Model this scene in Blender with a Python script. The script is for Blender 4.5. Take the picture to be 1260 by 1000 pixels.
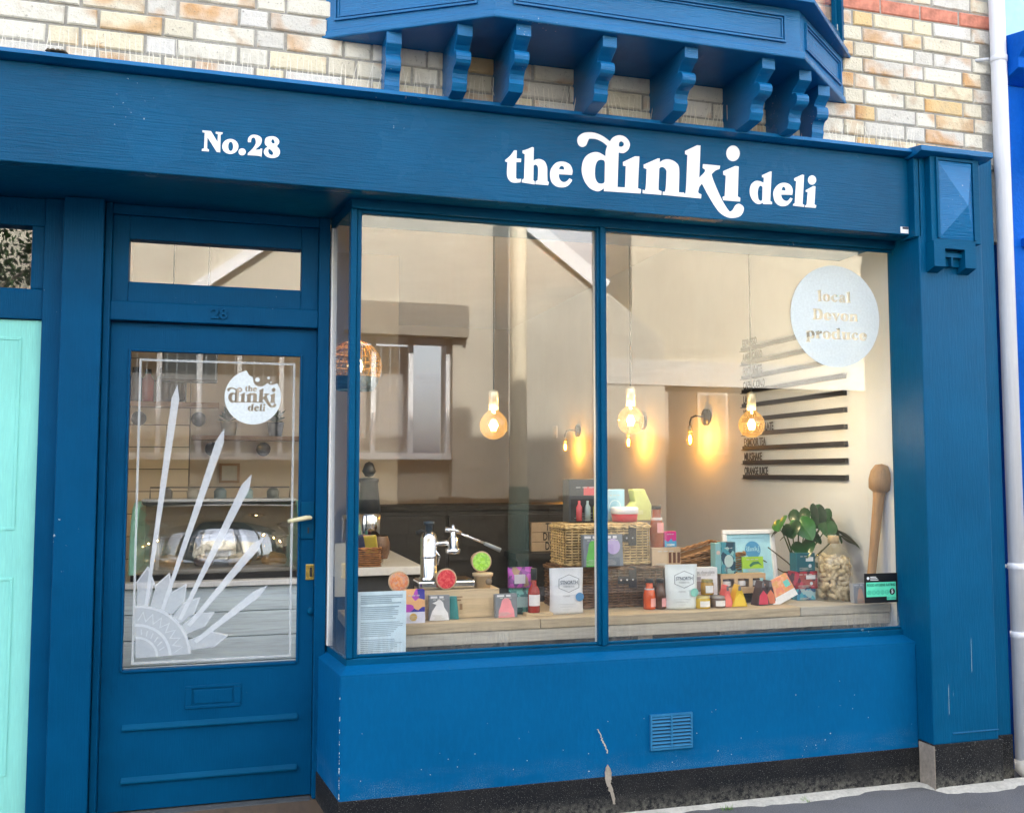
import bpy, bmesh, math, random
from mathutils import Vector, Matrix, Euler
R = math.radians
for o in list(bpy.data.objects): bpy.data.objects.remove(o)
SC = bpy.context.scene
COL = SC.collection
random.seed(28)

# ------------------------------------------------------------------ camera
cam = bpy.data.cameras.new('camera'); cam_o = bpy.data.objects.new('camera', cam); COL.objects.link(cam_o)
cam_o.location = (0, -3.75, 1.5); cam_o.rotation_euler = (R(90 + 3.97), 0, R(-16.3))
cam.sensor_width = 36; cam.lens = 33.71; cam.clip_start = .05; cam.clip_end = 500
SC.camera = cam_o
# ------------------------------------------------------------------ sky and sun (sun stands behind the shop)
SUN_EL, SUN_ROT = 42, 5
w = bpy.data.worlds.new('World'); SC.world = w; w.use_nodes = True
nt = w.node_tree; nt.nodes.clear()
sky = nt.nodes.new('ShaderNodeTexSky'); sky.sky_type = 'NISHITA'; sky.sun_disc = False
sky.sun_elevation = R(SUN_EL); sky.sun_rotation = R(SUN_ROT); sky.dust_density = 4.0; sky.air_density = 1.0
hs = nt.nodes.new('ShaderNodeHueSaturation'); hs.inputs['Saturation'].default_value = .38
bg = nt.nodes.new('ShaderNodeBackground'); bg.inputs['Strength'].default_value = .15
wo = nt.nodes.new('ShaderNodeOutputWorld')
nt.links.new(sky.outputs[0], hs.inputs['Color']); nt.links.new(hs.outputs[0], bg.inputs[0]); nt.links.new(bg.outputs[0], wo.inputs[0])
sd = bpy.data.lights.new('sun', 'SUN'); sd.energy = 2.0; sd.angle = R(.6); sd.color = (1, .97, .91)
so = bpy.data.objects.new('sun', sd); COL.objects.link(so); so.location = (3, 12, 14)
sv = Vector((math.sin(R(SUN_ROT)) * math.cos(R(SUN_EL)), math.cos(R(SUN_ROT)) * math.cos(R(SUN_EL)), math.sin(R(SUN_EL))))
so.rotation_euler = sv.to_track_quat('Z', 'Y').to_euler()
SC.view_settings.view_transform = 'Standard'; SC.view_settings.look = 'None'
SC.view_settings.exposure = 2.98; SC.view_settings.gamma = 1
SC.render.engine = 'CYCLES'
cy = SC.cycles; cy.use_denoising = True; cy.max_bounces = 10; cy.diffuse_bounces = 5; cy.glossy_bounces = 5
cy.transmission_bounces = 6; cy.transparent_max_bounces = 24; cy.sample_clamp_indirect = 6; cy.caustics_reflective = False; cy.caustics_refractive = False

# ------------------------------------------------------------------ mesh helpers
class MB:
    def __init__(s): s.v = []; s.f = []; s.sm = []
    def add(s, vs, fs, smooth=False, M=None):
        b = len(s.v)
        for p in vs:
            p = Vector(p)
            if M is not None: p = M @ p
            s.v.append(p)
        for f in fs: s.f.append([b + i for i in f]); s.sm.append(smooth)
        return s
    def box(s, x0, x1, y0, y1, z0, z1, M=None):
        return s.add([(x0,y0,z0),(x1,y0,z0),(x1,y1,z0),(x0,y1,z0),(x0,y0,z1),(x1,y0,z1),(x1,y1,z1),(x0,y1,z1)],
                     [(0,3,2,1),(4,5,6,7),(0,1,5,4),(1,2,6,5),(2,3,7,6),(3,0,4,7)], M=M)
    def prism(s, poly, a, b, axis='x', M=None, smooth=False):
        # poly: 2D list; axis x: (y,z), y: (x,z), z: (x,y)
        n = len(poly)
        def pt(p, t): return (t, p[0], p[1]) if axis == 'x' else ((p[0], t, p[1]) if axis == 'y' else (p[0], p[1], t))
        vs = [pt(p, a) for p in poly] + [pt(p, b) for p in poly]
        s.add(vs, [tuple(range(n)), tuple(range(2*n-1, n-1, -1))], M=M)
        s.f[-2] = s.f[-2][::-1]; s.f[-1] = s.f[-1][::-1]
        base = len(s.v) - 2*n
        for i in range(n):
            j = (i+1) % n
            s.f.append([base+i, base+j, base+n+j, base+n+i]); s.sm.append(smooth)
        return s
    def lathe(s, prof, n=20, c=(0,0,0), M=None, smooth=True, a0=0, a1=2*math.pi):
        full = abs(a1 - a0 - 2*math.pi) < 1e-6
        m = n if full else n + 1
        vs = []
        for r, z in prof:
            for i in range(m):
                a = a0 + (a1-a0)*i/n
                vs.append((c[0]+r*math.cos(a), c[1]+r*math.sin(a), c[2]+z))
        fs = []
        for k in range(len(prof)-1):
            for i in range(n):
                j = (i+1) % m
                fs.append((k*m+i, k*m+j, (k+1)*m+j, (k+1)*m+i))
        return s.add(vs, fs, smooth, M)
    def tube(s, pts, r, n=8, M=None, caps=True):
        pts = [Vector(p) for p in pts]; rr = r if isinstance(r, (list, tuple)) else [r]*len(pts)
        vs = []; ref = None
        for i, p in enumerate(pts):
            t = (pts[min(i+1, len(pts)-1)] - pts[max(i-1, 0)]).normalized()
            if ref is None:
                ref = t.orthogonal().normalized()
            u = (ref - t*ref.dot(t)).normalized(); ref = u; v = t.cross(u)
            for k in range(n):
                a = 2*math.pi*k/n; vs.append(p + (u*math.cos(a) + v*math.sin(a))*rr[i])
        fs = []
        for i in range(len(pts)-1):
            for k in range(n):
                j = (k+1) % n; fs.append((i*n+k, i*n+j, (i+1)*n+j, (i+1)*n+k))
        if caps: fs += [tuple(range(n-1, -1, -1)), tuple(range((len(pts)-1)*n, len(pts)*n))]
        return s.add(vs, fs, True, M)
    def mesh(s, name):
        me = bpy.data.meshes.new(name); me.from_pydata([tuple(v) for v in s.v], [], s.f)
        me.polygons.foreach_set('use_smooth', s.sm); me.update()
        return me
    def build(s, name, mat, parent=None, off=None, bevel=0, seg=2):
        if off is not None: s.v = [v - Vector(off) for v in s.v]
        return obj(name, s.mesh(name), mat, parent, bevel, seg)

def obj(name, me, mat, parent=None, bevel=0, seg=2):
    o = bpy.data.objects.new(name, me); COL.objects.link(o)
    if mat and not me.materials: me.materials.append(mat)
    if parent: o.parent = parent
    if bevel:
        m = o.modifiers.new('bevel', 'BEVEL'); m.width = bevel; m.segments = seg; m.limit_method = 'ANGLE'; m.angle_limit = R(40)
    return o
def tag(o, label=None, cat=None, group=None, kind=None):
    if label: o['label'] = label
    if cat: o['category'] = cat
    if group: o['group'] = group
    if kind: o['kind'] = kind
    return o
def thing(name, label, cat, loc=(0,0,0), rz=0, group=None, rx=0, ry=0):
    o = bpy.data.objects.new(name, None); COL.objects.link(o); o.empty_display_size = .1
    o.location = loc; o.rotation_euler = (R(rx), R(ry), R(rz))
    return tag(o, label, cat, group)
def copy_tree(o, parent=None):
    c = o.copy(); COL.objects.link(c); c.parent = parent
    for ch in [x for x in bpy.data.objects if x.parent == o]: copy_tree(ch, c)
    return c

# ---- flat shapes with holes (lettering, decals): loops of 2D points -> thin solid in the XZ plane, facing -Y
def parse(t, sc=1e-4):
    r = []
    for q in t.split():
        c = q.endswith('c'); a, b = q.rstrip('c').split(','); r.append((float(a)*sc, float(b)*sc, c))
    return r
def smooth_loop(p, n=5):
    out = []; N = len(p)
    for i in range(N):
        a, b = p[i], p[(i+1) % N]
        out.append((a[0], a[1]))
        if a[2] and b[2]: continue
        z = p[i-1] if not a[2] else a; d = p[(i+2) % N] if not b[2] else b
        for k in range(1, n):
            t = k/n
            def cr(q0, q1, q2, q3): return .5*(2*q1 + (q2-q0)*t + (2*q0-5*q1+4*q2-q3)*t*t + (3*q1-q0-3*q2+q3)*t**3)
            out.append((cr(z[0], a[0], b[0], d[0]), cr(z[1], a[1], b[1], d[1])))
    return out
def flat_mesh(name, loops, thick=.001):
    cu = bpy.data.curves.new(name, 'CURVE'); cu.dimensions = '2D'; cu.fill_mode = 'BOTH'; cu.extrude = thick/2
    for lp in loops:
        sp = cu.splines.new('POLY'); sp.points.add(len(lp)-1)
        for q, p in zip(sp.points, lp): q.co = (p[0], p[1], 0, 1)
        sp.use_cyclic_u = True
    return curve_mesh(cu, name)
def curve_mesh(cu, name):
    o = bpy.data.objects.new('tmp', cu); COL.objects.link(o)
    dg = bpy.context.evaluated_depsgraph_get(); dg.update()
    me = bpy.data.meshes.new_from_object(o.evaluated_get(dg)); me.name = name
    bpy.data.objects.remove(o); bpy.data.curves.remove(cu)
    me.transform(Matrix.Rotation(R(90), 4, 'X')); me.materials.clear()
    return me
def text_mesh(txt, size, sx=1, thick=.0008, align='CENTER', bold=0):
    cu = bpy.data.curves.new('t', 'FONT'); cu.body = txt; cu.size = size; cu.extrude = thick/2; cu.align_x = align; cu.align_y = 'CENTER'
    cu.offset = bold; cu.resolution_u = 3
    me = curve_mesh(cu, 'text'); me.transform(Matrix.Diagonal((sx, 1, 1, 1)))
    return me
def circle(cx, cz, r, n=40, rz=None): return [(cx + r*math.cos(2*math.pi*i/n), cz + (rz or r)*math.sin(2*math.pi*i/n)) for i in range(n)]
def rect(x0, z0, x1, z1): return [(x0,z0),(x1,z0),(x1,z1),(x0,z1)]

# ------------------------------------------------------------------ materials
MATS = {}
def new_mat(name):
    m = bpy.data.materials.new(name); m.use_nodes = True
    n = m.node_tree.nodes; return m, n, m.node_tree.links, n['Principled BSDF']
def tex_noise(n, l, scale, detail=4, vec=None, rough=.55):
    t = n.new('ShaderNodeTexNoise'); t.inputs['Scale'].default_value = scale; t.inputs['Detail'].default_value = detail; t.inputs['Roughness'].default_value = rough
    if vec: l.new(vec, t.inputs['Vector'])
    return t
def ramp(n, l, fac, stops):
    r = n.new('ShaderNodeValToRGB'); e = r.color_ramp.elements
    while len(e) < len(stops): e.new(.5)
    for q, (p, c) in zip(e, stops): q.position = p; q.color = (*c, 1) if len(c) == 3 else c
    l.new(fac, r.inputs[0]); return r
def coords(n, l, scale=(1,1,1), rand=False, kind='Object'):
    tc = n.new('ShaderNodeTexCoord'); mp = n.new('ShaderNodeMapping'); mp.inputs['Scale'].default_value = scale
    l.new(tc.outputs[kind], mp.inputs[0])
    if rand:
        oi = n.new('ShaderNodeObjectInfo'); mu = n.new('ShaderNodeMath'); mu.operation = 'MULTIPLY'; mu.inputs[1].default_value = 37.
        l.new(oi.outputs['Random'], mu.inputs[0]); l.new(mu.outputs[0], mp.inputs['Location'])
    return mp.outputs[0]
def mixc(n, l, a, b, fac, mode='MIX'):
    m = n.new('ShaderNodeMix'); m.data_type = 'RGBA'; m.blend_type = mode
    for k, v in ((6, a), (7, b)):
        if isinstance(v, tuple): m.inputs[k].default_value = (*v, 1)
        else: l.new(v, m.inputs[k])
    if isinstance(fac, (int, float)): m.inputs[0].default_value = fac
    else: l.new(fac, m.inputs[0])
    return m.outputs[2]
def bump(n, l, bs, h, strength, dist=.01):
    b = n.new('ShaderNodeBump'); b.inputs['Strength'].default_value = strength; b.inputs['Distance'].default_value = dist
    l.new(h, b.inputs['Height']); l.new(b.outputs[0], bs.inputs['Normal']); return b
def sock(v): return v.outputs[0] if hasattr(v, 'outputs') else v

def paint(name, c, rough=.36, var=.18, stroke=(3,3,40), chips=.0, bs_=.25, dirt=None, spec=.06):
    m, n, l, b = new_mat(name)
    v = coords(n, l); vs = coords(n, l, stroke)
    n1 = tex_noise(n, l, 2.3, 6, v); n2 = tex_noise(n, l, 6, 5, vs); n3 = tex_noise(n, l, 160, 2, v)
    lo = tuple(x*(1-var) for x in c); hi = tuple(min(1, x*(1+var)) for x in c)
    col = ramp(n, l, n1.outputs[0], [(.3, lo), (.7, hi)]).outputs[0]
    col = mixc(n, l, col, tuple(min(1, x*1.22) for x in c), ramp(n, l, n2.outputs[0], [(.45, (0,0,0)), (.8, (.55,.55,.55))]).outputs[0])
    if chips:
        n4 = tex_noise(n, l, 80, 3, v); n5 = tex_noise(n, l, 2.2, 3, v)
        mul = n.new('ShaderNodeMath'); mul.operation = 'ADD'; l.new(n4.outputs[0], mul.inputs[0]); l.new(n5.outputs[0], mul.inputs[1])
        f = ramp(n, l, mul.outputs[0], [(.0, (0,0,0)), (1-.001, (0,0,0))])
        f.color_ramp.elements[0].position = min(.99, .80 - chips); f.color_ramp.elements[1].position = min(1, .812 - chips)
        f.color_ramp.elements[1].color = (.8, .8, .8, 1)
        mul.inputs[1].default_value = 0; hv = n.new('ShaderNodeMath'); hv.operation = 'MULTIPLY'; hv.inputs[1].default_value = .58
        l.new(mul.outputs[0], hv.inputs[0]); l.new(hv.outputs[0], f.inputs[0])
        col = mixc(n, l, col, (.45, .55, .6), f.outputs[0])
    if dirt:  # dusty splash-up from the pavement: pale grains that thin out with height
        tc = n.new('ShaderNodeTexCoord'); sp = n.new('ShaderNodeSeparateXYZ'); l.new(tc.outputs['Object'], sp.inputs[0])
        mr = n.new('ShaderNodeMapRange'); mr.inputs[1].default_value = dirt[0]; mr.inputs[2].default_value = dirt[1]; mr.inputs[3].default_value = .3; mr.inputs[4].default_value = 0
        l.new(sp.outputs[2], mr.inputs[0])
        g = ramp(n, l, tex_noise(n, l, 230, 3, v).outputs[0], [(.5, (0,0,0)), (.62, (1,1,1))])
        g2 = ramp(n, l, tex_noise(n, l, 5, 4, coords(n, l, (1,1,3))).outputs[0], [(.42, (0,0,0)), (.66, (1,1,1))])
        mm = n.new('ShaderNodeMath'); mm.operation = 'MULTIPLY'; l.new(g.outputs[0], mm.inputs[0]); l.new(mr.outputs[0], mm.inputs[1])
        m2 = n.new('ShaderNodeMath'); m2.operation = 'MULTIPLY'; l.new(mm.outputs[0], m2.inputs[0]); l.new(g2.outputs[0], m2.inputs[1])
        col = mixc(n, l, col, (.42, .5, .52), m2.outputs[0])
    l.new(col, b.inputs['Base Color'])
    rr = n.new('ShaderNodeMapRange'); rr.inputs[3].default_value = rough*.75; rr.inputs[4].default_value = rough*1.35
    l.new(n1.outputs[0], rr.inputs[0]); l.new(rr.outputs[0], b.inputs['Roughness'])
    ad = n.new('ShaderNodeMath'); ad.operation = 'MULTIPLY_ADD'; ad.inputs[1].default_value = .25; l.new(n3.outputs[0], ad.inputs[0]); l.new(n2.outputs[0], ad.inputs[2])
    bump(n, l, b, ad.outputs[0], bs_, .006); b.inputs['Specular IOR Level'].default_value = spec
    return m
def plain(c, rough=.55, metal=0, var=.08, scale=20, bmp=.06, name=None):
    k = ('p', tuple(round(x, 3) for x in c), rough, metal, scale, bmp)
    if k in MATS: return MATS[k]
    m, n, l, b = new_mat(name or 'surface_%02d%02d%02d' % tuple(int(min(.99, x)*100) for x in c))
    v = coords(n, l); t = tex_noise(n, l, scale, 4, v)
    l.new(ramp(n, l, t.outputs[0], [(.3, tuple(x*(1-var) for x in c)), (.7, tuple(min(1, x*(1+var)) for x in c))]).outputs[0], b.inputs['Base Color'])
    b.inputs['Roughness'].default_value = rough; b.inputs['Metallic'].default_value = metal
    if bmp: bump(n, l, b, t.outputs[0], bmp, .004)
    MATS[k] = m; return m
def wood(c, name='wood', scale=(1.5,14,14), rough=.6, contrast=.35, rand=True, bmp=.25):
    m, n, l, b = new_mat(name); v = coords(n, l, scale, rand)
    t = tex_noise(n, l, 6, 8, v, .65); t2 = tex_noise(n, l, 1.5, 3, v)
    c1 = ramp(n, l, t.outputs[0], [(.3, tuple(x*(1-contrast) for x in c)), (.52, c), (.75, tuple(min(1, x*(1+contrast*.6)) for x in c))]).outputs[0]
    l.new(mixc(n, l, c1, tuple(x*.75 for x in c), ramp(n, l, t2.outputs[0], [(.45,(0,0,0)),(.8,(.6,.6,.6))]).outputs[0]), b.inputs['Base Color'])
    b.inputs['Roughness'].default_value = rough; bump(n, l, b, t.outputs[0], bmp, .003); return m
def glass(name, r0=.1, tint=(1,1,1), rough=0.0, smear=False, glow=None):
    m, n, l, b = new_mat(name); n.remove(b)
    g = n.new('ShaderNodeNewGeometry'); d = n.new('ShaderNodeVectorMath'); d.operation = 'DOT_PRODUCT'
    l.new(g.outputs['Incoming'], d.inputs[0]); l.new(g.outputs['Normal'], d.inputs[1])
    ab = n.new('ShaderNodeMath'); ab.operation = 'ABSOLUTE'; l.new(d.outputs['Value'], ab.inputs[0])
    om = n.new('ShaderNodeMath'); om.operation = 'SUBTRACT'; om.inputs[0].default_value = 1; l.new(ab.outputs[0], om.inputs[1])
    pw = n.new('ShaderNodeMath'); pw.operation = 'POWER'; pw.inputs[1].default_value = 5; l.new(om.outputs[0], pw.inputs[0])
    ma = n.new('ShaderNodeMath'); ma.operation = 'MULTIPLY_ADD'; ma.inputs[1].default_value = .9 - r0; ma.inputs[2].default_value = r0; l.new(pw.outputs[0], ma.inputs[0])
    tr = n.new('ShaderNodeBsdfTransparent'); tr.inputs[0].default_value = (*tint, 1)
    gl = n.new('ShaderNodeBsdfGlossy'); gl.inputs['Roughness'].default_value = rough; gl.inputs[0].default_value = (1,1,1,1)
    mx = n.new('ShaderNodeMixShader'); l.new(ma.outputs[0], mx.inputs[0]); l.new(tr.outputs[0], mx.inputs[1]); l.new(gl.outputs[0], mx.inputs[2])
    res = mx.outputs[0]
    if smear:   # faint dusty streaks on the pane, heavier in the dried run-off along its foot
        v = coords(n, l, (26,26,2)); t = tex_noise(n, l, 3, 5, v); t2 = tex_noise(n, l, 2.2, 4, coords(n, l))
        tc = n.new('ShaderNodeTexCoord'); sp = n.new('ShaderNodeSeparateXYZ'); l.new(tc.outputs['Object'], sp.inputs[0])
        mr = n.new('ShaderNodeMapRange'); mr.inputs[1].default_value = .66; mr.inputs[2].default_value = .78; mr.inputs[3].default_value = .5; mr.inputs[4].default_value = .012; l.new(sp.outputs[2], mr.inputs[0])
        r1 = ramp(n, l, t.outputs[0], [(.35,(0,0,0)),(.75,(1,1,1))]); r2 = ramp(n, l, t2.outputs[0], [(.35,(.15,.15,.15)),(.7,(1,1,1))])
        m1 = n.new('ShaderNodeMath'); m1.operation = 'MULTIPLY'; l.new(r1.outputs[0], m1.inputs[0]); l.new(mr.outputs[0], m1.inputs[1])
        m2 = n.new('ShaderNodeMath'); m2.operation = 'MULTIPLY'; l.new(m1.outputs[0], m2.inputs[0]); l.new(r2.outputs[0], m2.inputs[1])
        df_ = n.new('ShaderNodeBsdfDiffuse'); df_.inputs[0].default_value = (.6,.6,.58,1); ms = n.new('ShaderNodeMixShader'); l.new(m2.outputs[0], ms.inputs[0]); l.new(res, ms.inputs[1]); l.new(df_.outputs[0], ms.inputs[2]); res = ms.outputs[0]
    if glow:
        em = n.new('ShaderNodeEmission'); em.inputs[0].default_value = (*glow[0], 1); em.inputs[1].default_value = glow[1]; ad = n.new('ShaderNodeAddShader'); l.new(res, ad.inputs[0]); l.new(em.outputs[0], ad.inputs[1]); res = ad.outputs[0]
    l.new(res, n['Material Output'].inputs[0]); return m
def frosted(name, c, opac):
    m, n, l, b = new_mat(name)
    t = tex_noise(n, l, 90, 3, coords(n, l))
    b.inputs['Base Color'].default_value = (*c, 1); b.inputs['Roughness'].default_value = .8
    l.new(ramp(n, l, t.outputs[0], [(.3, (opac*.92,)*3), (.7, (min(1, opac*1.06),)*3)]).outputs[0], b.inputs['Alpha']); return m
def emit(name, c, s):
    m, n, l, b = new_mat(name); b.inputs['Emission Color'].default_value = (*c, 1); b.inputs['Emission Strength'].default_value = s; b.inputs['Base Color'].default_value = (*c, 1); return m

BLUE = (.0004, .073, .17)  # one blue paint
M_paint = paint('blue_paint', BLUE, chips=.035)
M_paint_door = paint('blue_paint_door', (.0003, .067, .175), stroke=(40,40,2), rough=.38, chips=.02)
M_riser = paint('blue_paint_render', (.0004, .098, .262), rough=.6, var=.1, stroke=(9,9,3), chips=0, bs_=.35, dirt=(.14, .27))
M_pil = paint('blue_paint_pilaster', (.0005, .081, .195), rough=.36, var=.14, stroke=(24,24,2), chips=.0, bs_=.35, spec=.1)
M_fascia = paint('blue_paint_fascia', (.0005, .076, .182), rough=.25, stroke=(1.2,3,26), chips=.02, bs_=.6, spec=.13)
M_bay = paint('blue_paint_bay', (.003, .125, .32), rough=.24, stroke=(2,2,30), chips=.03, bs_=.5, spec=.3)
M_neigh = paint('bright_blue_paint', (.003, .1, .5), rough=.5, stroke=(8,8,8), chips=0, bs_=.5)
M_mint = paint('mint_paint', (.27, .72, .67), rough=.4, stroke=(30,30,2), var=.06)
M_white = paint('white_paint', (.8, .8, .8), rough=.4, var=.03, stroke=(20,20,2))
M_pipe = paint('pipe_paint', (.74, .76, .82), rough=.45, var=.05, stroke=(20,20,1))
M_letter = plain((.83, .85, .88), .45, var=.03, name='white_vinyl')
M_glass = glass('window_glass', .072, smear=True)
M_glass_door = glass('door_glass', .045)
M_glass_case = glass('case_glass', .2)
M_jar = glass('jar_glass', .06, (.97,.98,.95))

# ------------------------------------------------------------------ ground
def m_asphalt(name, c, sc=220):
    m, n, l, b = new_mat(name); v = coords(n, l)
    t = tex_noise(n, l, sc, 3, v); t2 = tex_noise(n, l, 1.3, 5, v); t3 = tex_noise(n, l, 28, 4, v)
    c1 = ramp(n, l, t.outputs[0], [(.35, tuple(x*.55 for x in c)), (.55, c), (.72, tuple(x*2.2 for x in c))]).outputs[0]
    c1 = mixc(n, l, c1, tuple(x*1.8 for x in c), ramp(n, l, t2.outputs[0], [(.4,(0,0,0)),(.75,(.5,.5,.5))]).outputs[0])
    c1 = mixc(n, l, c1, (.35,.35,.33), ramp(n, l, t3.outputs[0], [(.7,(0,0,0)),(.74,(.6,.6,.6))]).outputs[0])
    l.new(c1, b.inputs['Base Color']); b.inputs['Roughness'].default_value = .85; bump(n, l, b, t.outputs[0], .8, .006); return m
M_asph = m_asphalt('pavement_asphalt', (.115, .115, .12)); M_road = m_asphalt('road_asphalt', (.06, .06, .062), 160)
def m_conc(name, c):
    m, n, l, b = new_mat(name); v = coords(n, l)
    t = tex_noise(n, l, 60, 6, v, .7); t2 = tex_noise(n, l, 7, 5, v)
    c1 = ramp(n, l, t.outputs[0], [(.3, tuple(x*.7 for x in c)), (.7, tuple(min(1,x*1.15) for x in c))]).outputs[0]
    l.new(mixc(n, l, c1, tuple(x*.6 for x in c), ramp(n, l, t2.outputs[0], [(.5,(0,0,0)),(.75,(.7,.7,.7))]).outputs[0]), b.inputs['Base Color'])
    b.inputs['Roughness'].default_value = .9; bump(n, l, b, t.outputs[0], .5, .006); return m
M_conc = m_conc('pale_concrete', (.5, .48, .43)); M_kerb = m_conc('kerb_granite', (.3, .3, .3))
tag(MB().box(-60, 60, -90, -1.95, -.4, -.02).build('road', M_road), kind='structure')
tag(MB().box(-60, 60, -1.8, .5, -.3, .1).build('pavement', M_asph), kind='structure')
kb = MB()
for i in range(-14, 16): kb.box(i*.915, i*.915+.905, -1.95, -1.8, -.3, .104)
tag(kb.build('kerb', M_kerb, bevel=.012), kind='structure')
tag(MB().box(-60, 60, -7.85, -6.6, -.3, .1).build('far_pavement', M_asph), kind='structure')
# pale mortar haunching where pavement meets the shop, ragged outer edge
rs = random.Random(4); top = []; N = 90
mb = MB(); vs = []; fs = []
for i in range(N+1):
    x = -.4 + 4.3*i/N; e = -.045 - .025*rs.random() - .02*math.sin(i*.35) - (.1 if x > 3.0 else 0)
    vs += [(x, e, .099), (x, e+.012, .106), (x, .0 if x < 3.0 else -.09, .113)]
for i in range(N):
    for k in range(2): fs.append((i*3+k, (i+1)*3+k, (i+1)*3+k+1, i*3+k+1))
mb.add(vs, fs, True); tag(mb.build('pavement_edge', M_conc), kind='structure')

M_weed = plain((.12,.25,.03), .6); rs = random.Random(31); q = MB()
for cx_ in (1.72, 2.02, 2.38):
    for k in range(26):
        a = rs.uniform(0, 6.28); r_ = rs.uniform(.004,.022); b_ = Vector((cx_ + rs.gauss(0,.012), -.06 + rs.gauss(0,.008), .1)); tip = b_ + Vector((math.cos(a)*r_, math.sin(a)*r_, rs.uniform(.008,.024))); sd_ = Vector((-math.sin(a), math.cos(a), 0))*.0018
        q.add([b_-sd_, b_+sd_, tip], [(0,1,2)])
tag(q.build('pavement_weeds', M_weed), 'tiny green weeds growing along the pale pavement edge', 'weeds', kind='stuff')
# ------------------------------------------------------------------ the shop building
B0 = Vector((1.3, 0, .1))
SHOP = thing('shop_building', 'blue painted delicatessen shopfront under a cream brick wall with oriel bay', 'building', B0)
def part(mb, name, mat, parent=SHOP, bevel=0, label=None, seg=2):
    o = mb.build(name, mat, parent, B0, bevel, seg)
    if label: o['label'] = label
    return o
# --- brick wall
m_brick, n, l, b = new_mat('cream_stock_brick')
oi = n.new('ShaderNodeObjectInfo'); vv = coords(n, l, (1,1,1), True)
cr = ramp(n, l, oi.outputs['Random'], [(0, (.66,.61,.49)), (.25, (.72,.69,.6)), (.45, (.62,.6,.55)), (.62, (.72,.65,.48)), (.8, (.68,.66,.62)), (.93, (.68,.5,.26))])
cr.color_ramp.interpolation = 'CONSTANT'
t1 = tex_noise(n, l, 9, 5, vv); t2 = tex_noise(n, l, 75, 5, vv, .7); t3 = tex_noise(n, l, 4.5, 3, vv)
c1 = mixc(n, l, cr.outputs[0], (.62,.3,.08), ramp(n, l, t3.outputs[0], [(.55,(0,0,0)),(.68,(.85,.85,.85))]).outputs[0])
c1 = mixc(n, l, c1, (.36,.33,.28), ramp(n, l, t1.outputs[0], [(.5,(0,0,0)),(.75,(.6,.6,.6))]).outputs[0])
c1 = mixc(n, l, c1, (.2,.18,.15), ramp(n, l, t2.outputs[0], [(.6,(0,0,0)),(.7,(.8,.8,.8))]).outputs[0])
l.new(c1, b.inputs['Base Color']); b.inputs['Roughness'].default_value = .9; bump(n, l, b, t2.outputs[0], .8, .008)
M_redbrick = plain((.5, .19, .13), .85, var=.35, scale=25, bmp=.4, name='red_brick')
M_mortar = m_conc('lime_mortar', (.36, .35, .32))
WY = .02
wall = part(MB().box(-2.2, 3.59, WY-.0205, .32, 2.62, 9.0), 'brick_wall', M_mortar)
def brick_mesh(w_, seed):
    rs = random.Random(seed); h = .0665
    bm = bmesh.new(); bmesh.ops.create_cube(bm, size=1)
    for v in bm.verts: v.co = Vector((v.co.x*w_ + rs.uniform(-.0015,.0015), v.co.y*.04, v.co.z*h + rs.uniform(-.0015,.0015)))
    bmesh.ops.bevel(bm, geom=[e for e in bm.edges if all(v.co.y < 0 for v in e.verts)], offset=.005, segments=1, affect='EDGES')
    me = bpy.data.meshes.new('brick'); bm.to_mesh(me); bm.free(); return me
STR = [brick_mesh(.2145, s) for s in range(4)]; HDR = [brick_mesh(.1025, 10+s) for s in range(4)]
RST = [brick_mesh(.2145, 30+s) for s in range(2)]
for me in STR + HDR: me.materials.append(m_brick)
for me in RST: me.materials.append(M_redbrick)
nb = 0
for c in range(12):
    z = 3.03 + .0757*c
    x = -1.35 - (.0 if c % 2 else .1625) ; k = c
    red = c == 9
    lo, hi = (-1.35, 3.57) if c < 4 else (2.5, 3.57)
    while x < 3.57:
        k += 1; hd = (k % 2 == 0) and not red; w_ = .1025 if hd else .2145
        if (x + w_ > lo and x + w_ < hi + .13) or (4 <= c < 7 and -1.35 < x < .4):
            me = random.choice(RST if red else (HDR if hd else STR))
            o = bpy.data.objects.new('brick', me); COL.objects.link(o); o.parent = wall
            o.location = Vector((x + w_/2, WY - .008 + random.uniform(-.003, .003), z)) - B0; o.rotation_euler = (0, random.uniform(-.006,.006), random.uniform(-.008,.008)); nb += 1
        x += w_ + .0105
part(MB().box(-1.4, 3.59, WY-.04, WY+.004, 2.97, 2.993), 'mortar_bed', M_mortar)
# roof and body of the house (out of the picture, shades the street)
part(MB().prism([(-.25,9.0),(.32,9.0),(8.0,9.0),(8.0,9.1),(4.0,10.2),(-.25,9.15)], -2.2, 3.59, 'x'), 'roof', plain((.12,.12,.13), .8, name='slate'))
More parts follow.
